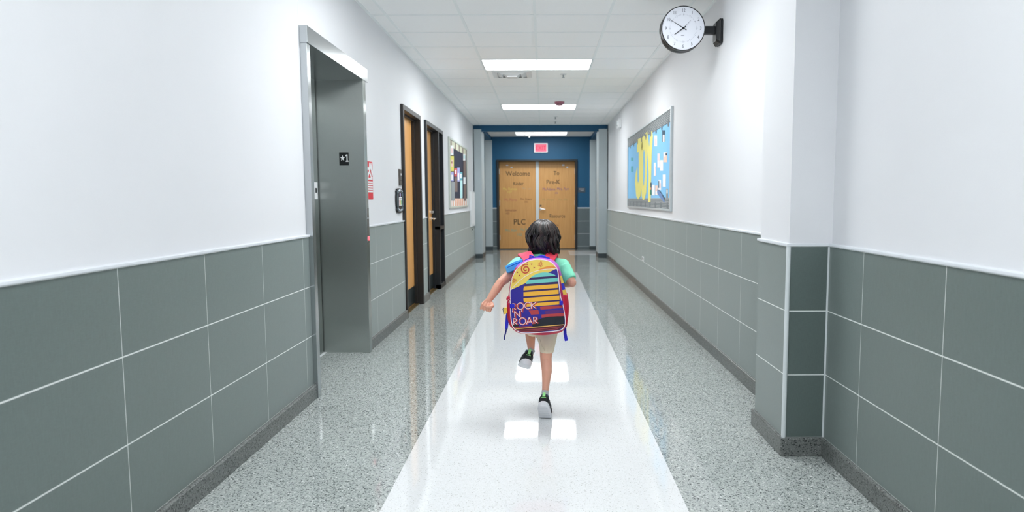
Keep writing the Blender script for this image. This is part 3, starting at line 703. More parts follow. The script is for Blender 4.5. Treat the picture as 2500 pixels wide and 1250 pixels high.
# trunk
b.hull([(K(1278, 650, 3.81), .034), (K(1369, 650, 3.81), .034), (K(1323, 690, 3.80), (.092, .064, .07))])
b.hull([(K(1323, 690, 3.80), (.092, .064, .07)), (K(1322, 755, 3.765), (.076, .056, .05))])
b.hull([(K(1322, 755, 3.765), (.076, .056, .05)), (K(1321, 790, HIPY), (.084, .062, .055))])
# right leg (on the floor)
rk = K(1333, 876, 3.70); ra = K(1331, 957, 3.632)
b.hull([(K(1338, 800, HIPY), .052), (rk + Vector((0, 0, .01)), .033)])
b.hull([(rk, .0325), (K(1335, 906, 3.668), (.029, .032, .03))]); b.hull([(K(1335, 906, 3.668), (.029, .032, .03)), (K(1333, 934, 3.65), .0215)]); b.hull([(K(1333, 934, 3.65), .0215), (ra, .0175)])
b.hull([(ra, .0175), (K(1330, 972, 3.63), .018)])
# left leg (raised)
lk = K(1294, 800, 3.93); la = K(1297, 857, 3.772)
b.hull([(K(1303, 795, HIPY), .052), (lk, .035)])
lc = lk.lerp(la, .38)
b.hull([(lk, .033), (lc + Vector((0, -.006, -.002)), (.0285, .03, .03))]); b.hull([(lc + Vector((0, -.006, -.002)), (.0285, .03, .03)), (la, .0175)]); b.hull([(la, .0175), (K(1293, 872, 3.775), .018)])
# left arm out to the side, fist
ls, le, lw = K(1272, 649, 3.80), K(1222, 690, 3.69), K(1193.5, 733, 3.645)
b.hull([(ls, .036), (le, .0245)]); lm = le.lerp(lw, .3); b.hull([(le, .0245), (lm, .0255)]); b.hull([(lm, .0255), (lw, (.0165, .015, .0165))])
# hand frame: d along the forearm, l toward the thumb, p out of the palm (towards the viewer)
fd = (K(1186.5, 757, 3.633) - lw).normalized(); l_ = Vector((1, 0, 0)); l_ = (l_ - fd * l_.dot(fd)).normalized(); p_ = l_.cross(fd)
if p_.y > 0: p_ = -p_
def hp(d, l, p): return lw + fd * d + l_ * l + p_ * p
b.hull([(hp(0, 0, 0), (.0165, .015, .0165)), (hp(.016, -.017, -.004), .011), (hp(.016, .015, -.004), .012), (hp(.040, -.026, -.007), .0090), (hp(.042, .022, -.007), .0098)])
for i, (lt, sc) in enumerate(((-.0265, .84), (-.0098, .96), (.0068, 1.0), (.0228, .95))):
    r = .0071 * (.92 + .08 * sc)
    a0_, a1_, a2_, a3_ = hp(.044, lt, -.004), hp(.047 + .009 * sc, lt * 1.0, .014 + .003 * sc), hp(.034 + .003 * i % 2, lt * .97, .0245), hp(.020, lt * .92, .0165)
    b.hull([(a0_, r * 1.1), (a1_, r)]); b.hull([(a1_, r), (a2_, r * .93)]); b.hull([(a2_, r * .93), (a3_, r * .88)])
b.hull([(hp(.012, .018, .004), .0105), (hp(.024, .031, .020), .0090)]); b.hull([(hp(.024, .031, .020), .0090), (hp(.034, .021, .0345), .0080)]); b.hull([(hp(.034, .021, .0345), .0080), (hp(.040, .003, .0385), .0068)])
# right arm, elbow back, forearm ahead of the body
rs_, re_, rw_ = K(1376, 650, 3.81), K(1396, 690, 3.75), K(1365, 694, 3.90)
b.hull([(rs_, .036), (re_, .0255)]); rm_ = re_.lerp(rw_, .3); b.hull([(re_, .0245), (rm_, .0255)]); b.hull([(rm_, .0255), (rw_, .0165)])
fd2 = (rw_ - re_).normalized(); l2 = Vector((0, 0, 1)); l2 = (l2 - fd2 * l2.dot(fd2)).normalized(); p2 = l2.cross(fd2)
if p2.x > 0: p2 = -p2
def hq(d, l, p): return rw_ + fd2 * d + l2 * l + p2 * p
b.hull([(hq(0, 0, 0), .0165), (hq(.016, -.014, 0), .011), (hq(.016, .014, 0), .012), (hq(.040, -.022, -.004), .0095), (hq(.042, .020, -.004), .0105)])
for i, lt in enumerate((-.0235, -.0085, .0065, .0205)):
    q0, q1, q2, q3 = hq(.044, lt, 0), hq(.055, lt, .017), hq(.036, lt * .97, .028), hq(.021, lt * .92, .018)
    b.hull([(q0, .008), (q1, .0074)]); b.hull([(q1, .0074), (q2, .007)]); b.hull([(q2, .007), (q3, .0066)])
b.hull([(hq(.012, .016, .006), .0105), (hq(.028, .026, .022), .0088)]); b.hull([(hq(.028, .026, .022), .0088), (hq(.040, .006, .036), .0068)])
b.build('body', SKIN, kid, remesh=.0025, smit=3)
# face details
for sx in (-1, 1):
    e = MB().ell(hc + Vector((sx * .028, .064, .004)), (.0110, .0095, .0078), 0, 3)
    e.ell(hc + Vector((sx * .028, .0713, .004)), (.0055, .0030, .0055), 1, 2)
    e.build('eye', [M['whitep'], HAIR], kid, smooth=180)
    MB().tube([hc + Vector((sx * x, y, z)) for x, y, z in ((.016, .077, .021), (.030, .0745, .026), (.044, .064, .021))], [.0016, .0024, .0012], 8).build('eyebrow', HAIR, kid, smooth=180)
MB().tube([hc + Vector((x, y, z)) for x, y, z in ((-.020, .069, -.052), (-.008, .077, -.050), (0, .0775, -.0515), (.008, .077, -.050), (.020, .069, -.052))], [.0015, .0042, .0038, .0042, .0015], 8).build('mouth', mat('lips', (186, 96, 92), .5), kid, smooth=180)
# shirt
b = MB()
b.hull([(K(1276, 649, 3.81), .041), (K(1371, 649, 3.81), .041), (K(1323, 690, 3.80), (.102, .073, .078))])
b.hull([(K(1308, 634, 3.83), .022), (K(1338, 634, 3.83), .022), (K(1276, 649, 3.81), .040), (K(1371, 649, 3.81), .040)])
b.hull([(K(1323, 690, 3.80), (.102, .073, .078)), (K(1322, 780, 3.755), (.096, .070, .045))])
b.hull([(K(1374, 649, 3.81), .041), (K(1384, 672, 3.77), .037)])
b.hull([(K(1280, 646, 3.81), .045), (K(1264, 645, 3.78), .039), (K(1249, 652, 3.735), .027)])
n_ = (re_ - rs_).normalized()
b.tube([K(1376, 652, 3.80), re_ - n_ * .022, re_ - n_ * .019], [.040, .037, .034], 20)
n_ = (le - ls).normalized()
b.tube([ls, ls + n_ * .055, ls + n_ * .06], [.042, .038, .034], 20)
b.hull([(K(1304, 630, 3.81), .024), (K(1343, 630, 3.81), .024), (K(1323, 640, 3.80), .05)])
b.build('shirt', MINT, kid, remesh=.004, smit=3)
# bright blue sleeve end
b = MB()
q = [K(1232.5, 649.5, 3.675), K(1253, 640, 3.695), K(1275, 632, 3.73), K(1279, 650, 3.725), K(1258, 658.5, 3.69), K(1237, 667.5, 3.67)]
b.loft([q, [p + Vector((.004, .02, -.001)) for p in q], [p + Vector((.010, .075, -.012)) for p in q]])
b.build('blue_sleeve', SKYB, kid, smooth=30, bevel=.004)
b = MB(); b.ribbon([K(1239, 652.5, 3.672), K(1255, 645, 3.69), K(1270, 638.8, 3.716)], Vector((.3, 0, 1)), .0055, .004); b.build('sleeve_seam', SKYD, kid)
# shorts
b = MB()
b.hull([(K(1321, 782, 3.745), (.094, .071, .04)), (K(1321, 797, HIPY), (.094, .070, .045))])
b.hull([(K(1338, 800, HIPY), .060), (K(1335.5, 845, 3.715), (.0445, .047, .03))])
b.tube([K(1337, 806, 3.735), K(1335.5, 846, 3.712), K(1334.5, 860, 3.706), K(1334.5, 861, 3.706)], [.054, .0435, .0385, .034], 24)
b.hull([(K(1303, 796, HIPY), .060), (K(1296, 797, 3.88), .047)])
b.hull([(K(1318, 812, 3.72), .03), (K(1312, 818, 3.72), .012), (K(1330, 838, 3.715), .03)])
b.build('shorts', KHAKI, kid, remesh=.004, smit=3)
b = MB(); b.tube([K(1318, 828, 3.674), K(1322, 842, 3.668), K(1330, 856, 3.668)], [.001, .0016, .001], 8); b.build('pocket_seam', mat('khaki_dark', (214, 199, 172), .85), kid, smooth=180)

# shoes
def shoe(name, org, psi, ang, roll, from_ball=False):
    L = .176; N = 22
    # centre line of the sole bottom, integrated from the heel
    Rz = Matrix.Rotation(psi, 3, 'Z')
    fs = [L * i / N for i in range(N + 1)]; cs = []; p = Vector((0, 0, 0)); prev = None
    for f in fs:
        a = ang(f)
        t_ = Vector((0, math.cos(a), -math.sin(a))); nn = Vector((0, math.sin(a), math.cos(a)))
        if prev is not None: p = p + t_ * (L / N)
        prev = f; cs.append((p.copy(), t_, nn))
    def W_(f, l, u):
        x = f / L * N; i = min(int(x), N - 1); w_ = x - i
        c0, c1 = cs[i], cs[i + 1]; pp = c0[0].lerp(c1[0], w_); nn = c0[2].lerp(c1[2], w_).normalized(); t_ = c0[1].lerp(c1[1], w_).normalized()
        side = Vector((1, 0, 0)); q = Matrix.Rotation(roll, 3, t_) @ (side * l + nn * u)
        return Rz @ (pp + q)
    b0 = Vector((0, 0, 0))
    if from_ball: b0 = W_(from_ball, 0, 0)
    def X(f, l, u): return org + W_(f, l, u) - b0
    wt = [(0, .016), (.008, .026), (.025, .033), (.06, .0335), (.10, .037), (.125, .0385), (.15, .034), (.166, .024), (.174, .012), (.176, .004)]
    def wid(f):
        for (a, wa), (c, wc) in zip(wt, wt[1:]):
            if a <= f <= c: return wa + (wc - wa) * (f - a) / (c - a)
        return .004
    FS = [0, .004, .010, .02, .035, .05, .065, .08, .095, .105, .115, .125, .135, .145, .155, .163, .169, .173, .176]
    def sth(f): return .033 - .014 * min(1, f / .13)
    so = MB(); rings = []
    for f in FS:
        w_ = wid(f); h = sth(f)
        spring = .010 * max(0, (f - .14) / .036) ** 2
        pr = []
        for k_ in range(20):
            a = 2 * PI * k_ / 20; cx, cz = math.cos(a), math.sin(a)
            pr.append(X(f, math.copysign(abs(cx) ** .45, cx) * w_ * (1.0 if cz < 0 else .97), spring + h / 2 + math.copysign(abs(cz) ** .5, cz) * h / 2))
        rings.append(pr)
    so.loft(rings)
    root = thing(name, None, None); root.parent = kid; root.matrix_parent_inverse = kid.matrix_world.inverted()
    so.build('sole', SOLE, root, smooth=60)
    tr = MB()
    for f in (.02, .045, .07, .095, .12, .145):
        w_ = wid(f) * .78
        tr.loft([[X(f - .006, -w_, .001), X(f + .006, -w_, .001), X(f + .006, w_, .001), X(f - .006, w_, .001)], [X(f - .004, -w_ * .95, -.0007), X(f + .004, -w_ * .95, -.0007), X(f + .004, w_ * .95, -.0007), X(f - .004, w_ * .95, -.0007)]])
    tr.build('tread', mat('tread_grey', (222, 225, 230), .6), root)
    up = MB(); rings = []
    tops = [(0.002, .060), (.006, .078), (.014, .083), (.03, .078), (.05, .074), (.07, .072), (.09, .066), (.11, .056), (.13, .047), (.15, .040), (.163, .033), (.171, .026)]
    for f, tp in tops:
        w_ = wid(f) * (.96 if f > .03 else .93); h0 = sth(f) - .006; pr = []
        for k_ in range(22):
            a = 2 * PI * k_ / 22; cx, cz = math.cos(a), math.sin(a)
            zz = h0 + (tp - h0) * (cz * .5 + .5)
            nar = 1 - .30 * max(0, cz) ** 1.5
            pr.append(X(f, math.copysign(abs(cx) ** .7, cx) * w_ * nar, zz))
        rings.append(pr)
    up.loft(rings); up.build('upper', SHOE, root, smooth=60)
    # pull tab, heel bar, strap
    MB().loft([[X(-.0035, -.0075, .060), X(-.0035, .0075, .060), X(.004, .0075, .060), X(.004, -.0075, .060)], [X(.0, -.0075, .084), X(.0, .0075, .084), X(.006, .0075, .084), X(.006, -.0075, .084)], [X(.008, -.006, .090), X(.008, .006, .090), X(.013, .006, .088), X(.013, -.006, .088)]]).build('pull_tab', NEON, root)
    MB().loft([[X(-.0015, -.0125, .0525), X(-.0015, .0125, .0525), X(.004, .0125, .0525), X(.004, -.0125, .0525)], [X(-.001, -.0125, .0555), X(-.001, .0125, .0555), X(.004, .0125, .0555), X(.004, -.0125, .0555)]]).build('heel_bar', NEON, root)
    MB().tube([X(.075, -.031, .034), X(.085, -.027, .058), X(.09, 0, .070), X(.085, .027, .058), X(.075, .031, .034)], [.004, .006, .007, .006, .004], 8).build('strap', SHOE, root, smooth=60)
    MB().lathe(X(.03, 0, .060), (X(.03, 0, .09) - X(.03, 0, .06)), [(0, .024), (.020, .0225), (.024, .020)], 24).build('collar', mat('collar_blue', (70, 92, 116), .8), root, smooth=60)
    return X
def bend(f):
    s_ = min(1, max(0, (.142 - f) / .034)); s_ = s_ * s_ * (3 - 2 * s_)
    return math.radians(48) * s_
fb = K(1333, 1021, 3.612); fb.z = .0025
XS = shoe('shoe', fb, math.radians(-10), bend, math.radians(-2), .138)
lh = K(1284, 890, 3.705)
XL2 = shoe('shoe', lh, math.radians(7), lambda f: math.radians(21), math.radians(18))
for X_s, an in ((XS, ra), (XL2, la)):
    c0 = X_s(.034, 0, .055); c1 = c0.lerp(an, 1.0)
    top = c1 + (c1 - c0).normalized() * .010
    MB().tube([c0, c0.lerp(top, .5), top, top - (top - c0).normalized() * .001], [.0205, .0198, .0192, .016], 20).build('sock', SOCK, kid, smooth=60)

# hair: base volume and wavy locks
b = MB()
b.hull([(hc + Vector((0, -.012, .018)), (.080, .088, .085)), (hc + Vector((0, -.03, -.02)), (.084, .066, .05))])
b.hull([(hc + Vector((-.045, -.036, -.055)), (.042, .046, .03)), (hc + Vector((.045, -.036, -.062)), (.044, .046, .03)), (hc + Vector((0, -.045, -.03)), (.07, .05, .05))])
b.build('hair', HAIR, kid, remesh=.005, smit=3)
rnd = random.Random(11)
locks = [MB(), MB()]
NL = 900
for i in range(NL):
    ph = rnd.uniform(-2.25, 2.25)                    # 0 = back of the head
    cl = round(ph * 4.5) / 4.5; rr = random.Random(int(cl * 100) + 5); cph = rr.uniform(0, 6.3); cam_ = rr.uniform(.6, 1.5); frq = rr.uniform(9, 15); cl_len = rr.uniform(.86, 1.05)
    phd = ph + (cl - ph) * .35                       # locks gather into clumps lower down
    lift = rnd.uniform(-.004, .008)
    ln = rnd.uniform(.80, 1.0) * cl_len * (1.0 if abs(ph) < 1.6 else .85) * (.93 if ph < -.3 else 1.0)
    pts, rad = [], []
    n = 20
    for j in range(n):
        s_ = j / (n - 1) * ln
        th = .10 + s_ * 2.10
        pp = ph + (phd - ph) * max(0, (s_ - .4) / .6)
        if th < 1.62:
            dx, dy, dz = math.sin(th) * math.sin(pp), -math.sin(th) * math.cos(pp), math.cos(th)
            p = Vector((dx * (.083 + lift), -.012 + dy * (.092 + lift), .018 + dz * (.088 + lift)))
        else:
            k_ = th - 1.62
            p = Vector((math.sin(pp) * (.084 + lift - .026 * k_), -.012 - math.cos(pp) * (.092 + lift - .03 * k_), .014 - k_ * .200))
        am = max(0, s_ - .38) ** .8 * .022 * cam_
        wv = math.sin(s_ * frq * 1.25 + cph + rnd.uniform(-.15, .15)) * am
        p += Vector((math.cos(pp), math.sin(pp), 0)) * wv + Vector((math.sin(pp), -math.cos(pp), 0)) * (am * .8 * math.cos(s_ * frq * 1.25 + cph) + .35 * am)
        pts.append(hc + p)
        rad.append((.0046 if i % 3 else .0030) * (1 - .62 * (j / (n - 1)) ** 2.5) * (.35 if j == 0 else 1))
    locks[0 if rnd.random() < .70 else 1].tube(pts, rad, 5)
for lk_, m_ in zip(locks, (HAIR, HAIRB)): lk_.build('hair_locks', m_, kid, smooth=180)
# ------------------------------------------------------------------ backpack
bp_ = thing('backpack', 'colorful printed backpack with sunset stripes reading ROCK N ROAR on the child back', 'backpack', (.0, 3.58, .62))
OUT = [(1319.2, 633.9), (1342.3, 639), (1357.6, 653.1), (1362.7, 668.5), (1365.3, 699.2), (1368.6, 724.8), (1374.3, 745.3), (1378.1, 765.8), (1380.1, 783.7), (1378.1, 796.5), (1365.3, 806.7), (1319.2, 811.3), (1283.4, 813.1), (1265.4, 809.3), (1252.6, 797.8), (1247.5, 776), (1246.2, 737.6), (1245.5, 712), (1248.8, 689), (1252.6, 673.6), (1262.9, 655.7), (1280.8, 641.6), (1298.7, 635.2)]
SIL = [(1320, 631), (1345, 635.5), (1362, 648), (1370, 667), (1378, 697), (1384, 720), (1387, 744), (1386.5, 766), (1384, 784), (1381, 799), (1367, 812), (1325, 818.5), (1285, 815), (1264, 812), (1249, 799), (1240.5, 775), (1239.3, 738), (1242.5, 712), (1246.3, 688), (1250, 672), (1260, 653), (1279, 639), (1298, 632.5)]
def crom(P, m=5, closed=True):
    n = len(P); o = []
    for i in range(n if closed else n - 1):
        g = lambda k_: Vector(P[k_ % n]) if closed else Vector(P[min(max(k_, 0), n - 1)])
        p0, p1, p2, p3 = g(i - 1), g(i), g(i + 1), g(i + 2)
        for j in range(m):
            t_ = j / m
            o.append(.5 * ((2 * p1) + (p2 - p0) * t_ + (2 * p0 - 5 * p1 + 4 * p2 - p3) * t_ ** 2 + (3 * p1 - p0 - 3 * p2 + p3) * t_ ** 3))
    if not closed: o.append(Vector(P[-1]))
    return o
OUTC, SILC = crom(OUT), crom(SIL)
def Yp(y): return 3.50 + (815 - y) / 190 * .07
def P(x, y, off=0):
    u = (x - 1313) / 67; v = (y - 723) / 92
    bl = .026 * max(0, 1 - u * u) * max(0, 1 - v * v)
    return wy(x, y, Yp(y) - bl - off)
MAG = mat('magenta_fabric', (176, 34, 92), .65, noise=.06, scale=60); REDP = mat('crimson_fabric', (196, 18, 58), .65, noise=.06, scale=60); PURP = mat('purple_fabric', (180, 90, 190), .65, noise=.06, scale=60)
PINK = mat('pink_fabric', (214, 104, 170), .6, noise=.06, scale=60); BLUE = mat('blue_webbing', (28, 30, 196), .6, noise=.08, scale=90); YELF = mat('yellow_fabric', (246, 206, 84), .7, noise=.06, scale=60)
b = MB()
r0 = [P(p.x, p.y, -.001) for p in OUTC]
rA = [wy(p.x * .55 + q.x * .45, p.y * .55 + q.y * .45, Yp(p.y) + .012) for p, q in zip(OUTC, SILC)]
r1 = [wy(q.x, q.y, Yp(q.y) + .045) for q in SILC]
r2 = [p + Vector((0, .075, 0)) for p in r1]
ctr = sum(r1, Vector()) / len(r1)
r3 = [ctr + (p - ctr) * .93 + Vector((0, .10, 0)) for p in r1]
n = len(r0)
rv = [[b.bm.verts.new(p) for p in r] for r in (r0, rA, r1, r2, r3)]
for i in range(n):
    j = (i + 1) % n; q = SILC[i]
    top = q.y < 655
    right = q.x > 1330
    m0 = 1 if top else (0 if right else 2)
    m1 = 3 if top else 2
    if right and not top:
        m1 = 3 if q.y < 672 else (5 if q.y < 690 else (4 if q.y < 705 else 5 if q.y < 718 else 2))
    for k_, mi in ((0, m0), (1, m1), (2, m1), (3, 4)): b._f([rv[k_][i], rv[k_][j], rv[k_ + 1][j], rv[k_ + 1][i]], mi)
b._f([v for v in rv[4]], 4)
b.build('main_compartment', [MAG, PINK, REDP, PURP, BLUE, YELF], bp_, smooth=50)
# side pockets
for sgn, ylo, name in ((1, 716, 'right'), (-1, 733, 'left')):
    idx = [i for i in range(n) if ylo < SILC[i].y < 800 and (SILC[i].x > 1330) == (sgn > 0)]
    rings = [[], [], [], []]
    for i in idx:
        p, q = OUTC[i], SILC[i]
        rings[0].append(wy(p.x + sgn * .6, p.y, Yp(p.y) + .004)); rings[1].append(wy((p.x + q.x) / 2 + sgn * .8, q.y, Yp(q.y) + .008)); rings[2].append(wy(q.x + sgn * 1.2, q.y, Yp(q.y) + .04)); rings[3].append(wy(q.x + sgn * 1.2, q.y, Yp(q.y) + .04) + Vector((0, .07, 0)))
    bb_ = MB(); vv = [[bb_.bm.verts.new(p) for p in r] for r in rings]
    for a_, c_ in zip(vv, vv[1:]):
        for i in range(len(a_) - 1): bb_._f([a_[i], a_[i + 1], c_[i + 1], c_[i]], 0)
    o = bb_.build('side_pocket', REDP, bp_, smooth=50)
    so_ = o.modifiers.new('s', 'SOLIDIFY'); so_.thickness = .003; so_.offset = 0
    # hem
    e0 = min(range(len(idx)), key=lambda k_: SILC[idx[k_]].y)
    MB().tube([rings[k_][e0] for k_ in range(4)], .0022, 6).build('pocket_hem', MAG, o, smooth=180)
# printed front panel
NAVY, YEL2, ORA, TEA, AMB, PIK, CRI, HIL, GLD, MAR, ROS, PUR2, NAV2, REO = range(14)
art_m = [mat('print_navy', (44, 34, 150), .6, noise=.10, scale=200), mat('print_yellow', (248, 214, 96), .6), mat('print_orange', (240, 150, 60), .6), mat('print_teal', (116, 206, 196), .6), mat('print_amber', (252, 186, 58), .6), mat('print_pinkwhite', (248, 216, 220), .6),
         mat('print_crimson', (186, 62, 66), .6), mat('print_black', (22, 28, 40), .6, noise=.2, scale=200), mat('print_gold', (244, 190, 100), .6), mat('print_maroon', (84, 24, 34), .6), mat('print_rose', (158, 58, 72), .6), mat('print_purple', (92, 40, 120), .6), mat('print_darknavy', (50, 26, 90), .6), mat('print_redorange', (206, 78, 50), .6)]
ab = MB()
def art(pts, mi, layer):
    t_ = bmesh.new(); t_.faces.new([t_.verts.new((p[0], p[1], 0)) for p in pts])
    bmesh.ops.triangulate(t_, faces=t_.faces[:])
    xs = [p[0] for p in pts]; ys = [p[1] for p in pts]
    for ax, lo, hi in ((0, min(xs), max(xs)), (1, min(ys), max(ys))):
        c = math.ceil(lo / 8) * 8
        while c < hi:
            no = (1, 0, 0) if ax == 0 else (0, 1, 0)
            bmesh.ops.bisect_plane(t_, geom=t_.verts[:] + t_.edges[:] + t_.faces[:], plane_co=(c, 0, 0) if ax == 0 else (0, c, 0), plane_no=no); c += 8
    bmesh.ops.triangulate(t_, faces=t_.faces[:])
    mp = {v: ab.bm.verts.new(P(v.co.x, v.co.y, .0015 + layer * .0007)) for v in t_.verts}
    for f in t_.faces: ab._f([mp[v] for v in f.verts], mi)
    t_.free()
CURV = crom([(1247.3, 708), (1257, 697), (1269.3, 685.1), (1281.6, 675.5), (1296.6, 666.7), (1316.8, 659.8), (1334.4, 657.2), (1352, 656.7), (1360, 655.4)], 4, False)
art(OUTC, NAVY, 0)
def xr_at(y):                      # right edge of the panel at height y
    R_ = [p for p in OUTC if p.x > 1330]; R_.sort(key=lambda p: abs(p.y - y)); return R_[0].x - 1.5
def xl_at(y):
    R_ = [p for p in OUTC if p.x < 1290 and p.y > 640]; R_.sort(key=lambda p: abs(p.y - y)); return R_[0].x + 1.5
upper = [p for p in OUTC if (p.y < 656 or (p.x < 1262 and p.y < 706))]
iu = [i for i, p in enumerate(OUTC) if (p.y < 655.5) or (p.x < 1300 and p.y < 707)]
st_ = next(i for i in iu if (i - 1) % n not in iu)
seq = []; i = st_
while i % n in iu: seq.append(OUTC[i % n]); i += 1
art(seq + ([p for p in CURV][::-1] if (seq[-1] - CURV[-1]).length < (seq[-1] - CURV[0]).length else list(CURV)), YEL2, 1)
art([(1336, 650), (1350, 648.5), (1357.5, 653.5), (1345, 655.8), (1330, 656.5), (1312, 660), (1318, 656)], ORA, 2)
# sun disc in stripes
SL = -.075
for ya, yb, mi in ((660, 675, TEA), (680.5, 690, TEA), (695.5, 705.2, AMB), (709.6, 720, AMB), (724.2, 734.5, AMB), (738.2, 746, AMB)):
    T, Bt = [], []
    for k_ in range(61):
        x = 1272 + k_ * 2
        dx = x - 1330
        if abs(dx) > 54: continue
        ch = math.sqrt(54 ** 2 - dx * dx); t_, b2_ = max(ya + SL * dx, 719 - ch), min(yb + SL * dx, 719 + ch)
        if b2_ - t_ > .4 and x < xr_at((t_ + b2_) / 2): T.append((x, t_)); Bt.append((x, b2_))
    if len(T) > 1: art(T + Bt[::-1], mi, 2)
for ya, yb, mi in ((675, 680.5, NAV2), (690, 695.5, NAV2), (705.2, 709.6, NAV2), (720, 724.2, NAV2), (734.5, 738.2, NAV2)):
    T, Bt = [], []
    for k_ in range(61):
        x = 1272 + k_ * 2; dx = x - 1330
        if abs(dx) > 53: continue
        ch = math.sqrt(54 ** 2 - dx * dx); t_, b2_ = max(ya + SL * dx, 719 - ch), min(yb + SL * dx, 719 + ch)
        if b2_ - t_ > .4 and x < xr_at((t_ + b2_) / 2): T.append((x, t_)); Bt.append((x, b2_))
    if len(T) > 1: art(T + Bt[::-1], mi, 2)
# red haze bands below the sun
art([(1290.5, 758), (1314, 756.5), (1317, 767), (1297, 768.5)], CRI, 1)
art([(1318, 749), (1372.5, 745), (1373.5, 752), (1320, 756)], CRI, 1); art([(1330, 759), (1375, 755), (1376, 763), (1332, 767)], PUR2, 1)
art([(1322, 768), (1376.5, 764), (1377.5, 771.5), (1322, 776)], CRI, 1)
art([(1251.5, 790), (1262, 788), (1268, 797), (1252.5, 799)], HIL, 1)
art([(1298.7, 792), (1305, 786), (1312, 781.4), (1323.7, 776.6), (1340, 773.3), (1360, 772.2), (1377.8, 772), (1378.4, 791), (1344.8, 794.6), (1300.6, 798)], HIL, 2)
def band(yl, yr, h_, mi, lay=1):   # stripes along the bottom edge
    art([(xl_at(yl), yl), (1315, (yl + yr) / 2), (xr_at(yr), yr), (xr_at(yr + h_), yr + h_), (1315, (yl + yr) / 2 + h_), (xl_at(yl + h_), yl + h_)], mi, lay)
art([(1252.5, 797.8), (1298, 795.5), (1298, 799), (1253, 801.5)], ROS, 1)
art([(1253, 801.5), (1300, 799), (1345, 795), (1378, 791.5), (1377, 797), (1365, 804.8), (1319, 809.5), (1284, 811.3), (1267, 807.8), (1257, 802.5)], MAR, 2)
band(802.2, 791.5, 1.9, GLD, 3)
art([(1258, 806.2), (1315, 802.6), (1374, 796.6), (1373, 798.6), (1315, 805), (1260, 808)], ROS, 3)
art([(1266, 809.4), (1315, 806.9), (1364, 801.8), (1361, 803.8), (1315, 808.6), (1272, 810.6)], ROS, 3)
# lettering, outlined strokes with a red drop shade
def arc(cx, cy, r, a0_, a1_, m=16): return [(cx + r * math.cos(math.radians(a0_ + (a1_ - a0_) * i / m)), cy + r * math.sin(math.radians(a0_ + (a1_ - a0_) * i / m))) for i in range(m + 1)]
LET = []
LET += [[(1251.6, 756), (1251.3, 741.5)], arc(1253.5, 745.3, 3.8, -90, 90, 8), [(1251.3, 741.5), (1253.5, 741.5)], [(1251.6, 749.2), (1258.5, 755.6)]]
LET += [arc(1270, 747.4, 7.9, 0, 360, 24), arc(1289, 746, 7.9, 50, 310, 18), [(1297, 753.2), (1296.4, 738.6)], [(1308.3, 737.8), (1298.6, 745.5), (1307.2, 752.4)]]
LET += [[(1251, 758.5), (1251.2, 762)], [(1256.6, 774.5), (1256, 760.2), (1269, 773.8), (1268, 759.5)], [(1273.8, 757.4), (1273.6, 761)]]
LET += [[(1253.8, 792.4), (1253, 778)], arc(1256.6, 781.6, 3.7, -95, 95, 8), [(1253, 778), (1256.6, 777.9)], [(1253.4, 785.3), (1261.4, 791.6)]]
LET += [arc(1275, 784, 8.1, 0, 360, 24), [(1285.6, 791), (1291.6, 775.4), (1299.2, 789.6)], [(1288.4, 786.2), (1296, 785.6)], [(1303.2, 789.2), (1302.2, 774.6)], arc(1306, 778.2, 3.8, -95, 95, 8), [(1302.2, 774.6), (1306, 774.4)], [(1302.8, 782), (1311.4, 788.2)]]
for s_ in LET:
    for q in stroke2([(x + 2.2, y + .6) for x, y in s_], 3.6): art([tuple(p) for p in q], CRI, 3)
for s_ in LET:
    for q in stroke2(s_, 1.7): art([tuple(p) for p in q], PIK, 4)
# suns on the yellow top
def tri(cx, cy, s_, a): return [(cx + s_ * math.cos(a + k_ * 2.094), cy + s_ * math.sin(a + k_ * 2.094)) for k_ in range(3)]
sp_ = [(1283.5 + (2.2 + k_ * .34) * math.cos(.6 + k_ * .36), 657.5 + (2.2 + k_ * .34) * 1.02 * math.sin(.6 + k_ * .36)) for k_ in range(31)]
for k_, q in enumerate(stroke2(sp_, 2.9)): art([tuple(p) for p in q], REO, 2 + k_ % 2)
for (x, y) in ((1287, 641.2), (1264.2, 653.9), (1262.9, 665), (1268.2, 672.4), (1304, 653.3), (1297.6, 645)): art(tri(x, y, 2.6, math.atan2(y - 657, x - 1283)), CRI, 2)
for (cx, cy, rr) in ((1319.4, 645, 4.0), (1254.6, 684.5, 3.6)):
    for q in stroke2(arc(cx, cy, rr * .75, 0, 360, 14), 1.2): art([tuple(p) for p in q], REO, 2)
    art(arc(cx, cy, 1.0, 0, 330, 8), REO, 2)
    for k_ in range(12):
        a = k_ * PI / 6; q0 = Vector((cx + rr * 1.0 * math.cos(a), cy + rr * 1.0 * math.sin(a))); q1 = Vector((cx + rr * 1.75 * math.cos(a), cy + rr * 1.75 * math.sin(a)))
        if q1.x < 1249.5: continue
        for q in stroke2([q0, q1], .9): art([tuple(p) for p in q], REO, 2)
fp = ab.build('front_panel', art_m, bp_)
PIPE = mat('white_piping', (250, 232, 236), .5)
MB().tube([P(p.x, p.y, .0008) for p in OUTC] + [P(OUTC[0].x, OUTC[0].y, .0008), P(OUTC[1].x, OUTC[1].y, .0008)], .0026, 8).build('piping', PIPE, fp, smooth=180)
MB().tube([P(p.x, p.y, .0015) for p in CURV], .0017, 8).build('piping', PIPE, fp, smooth=180)
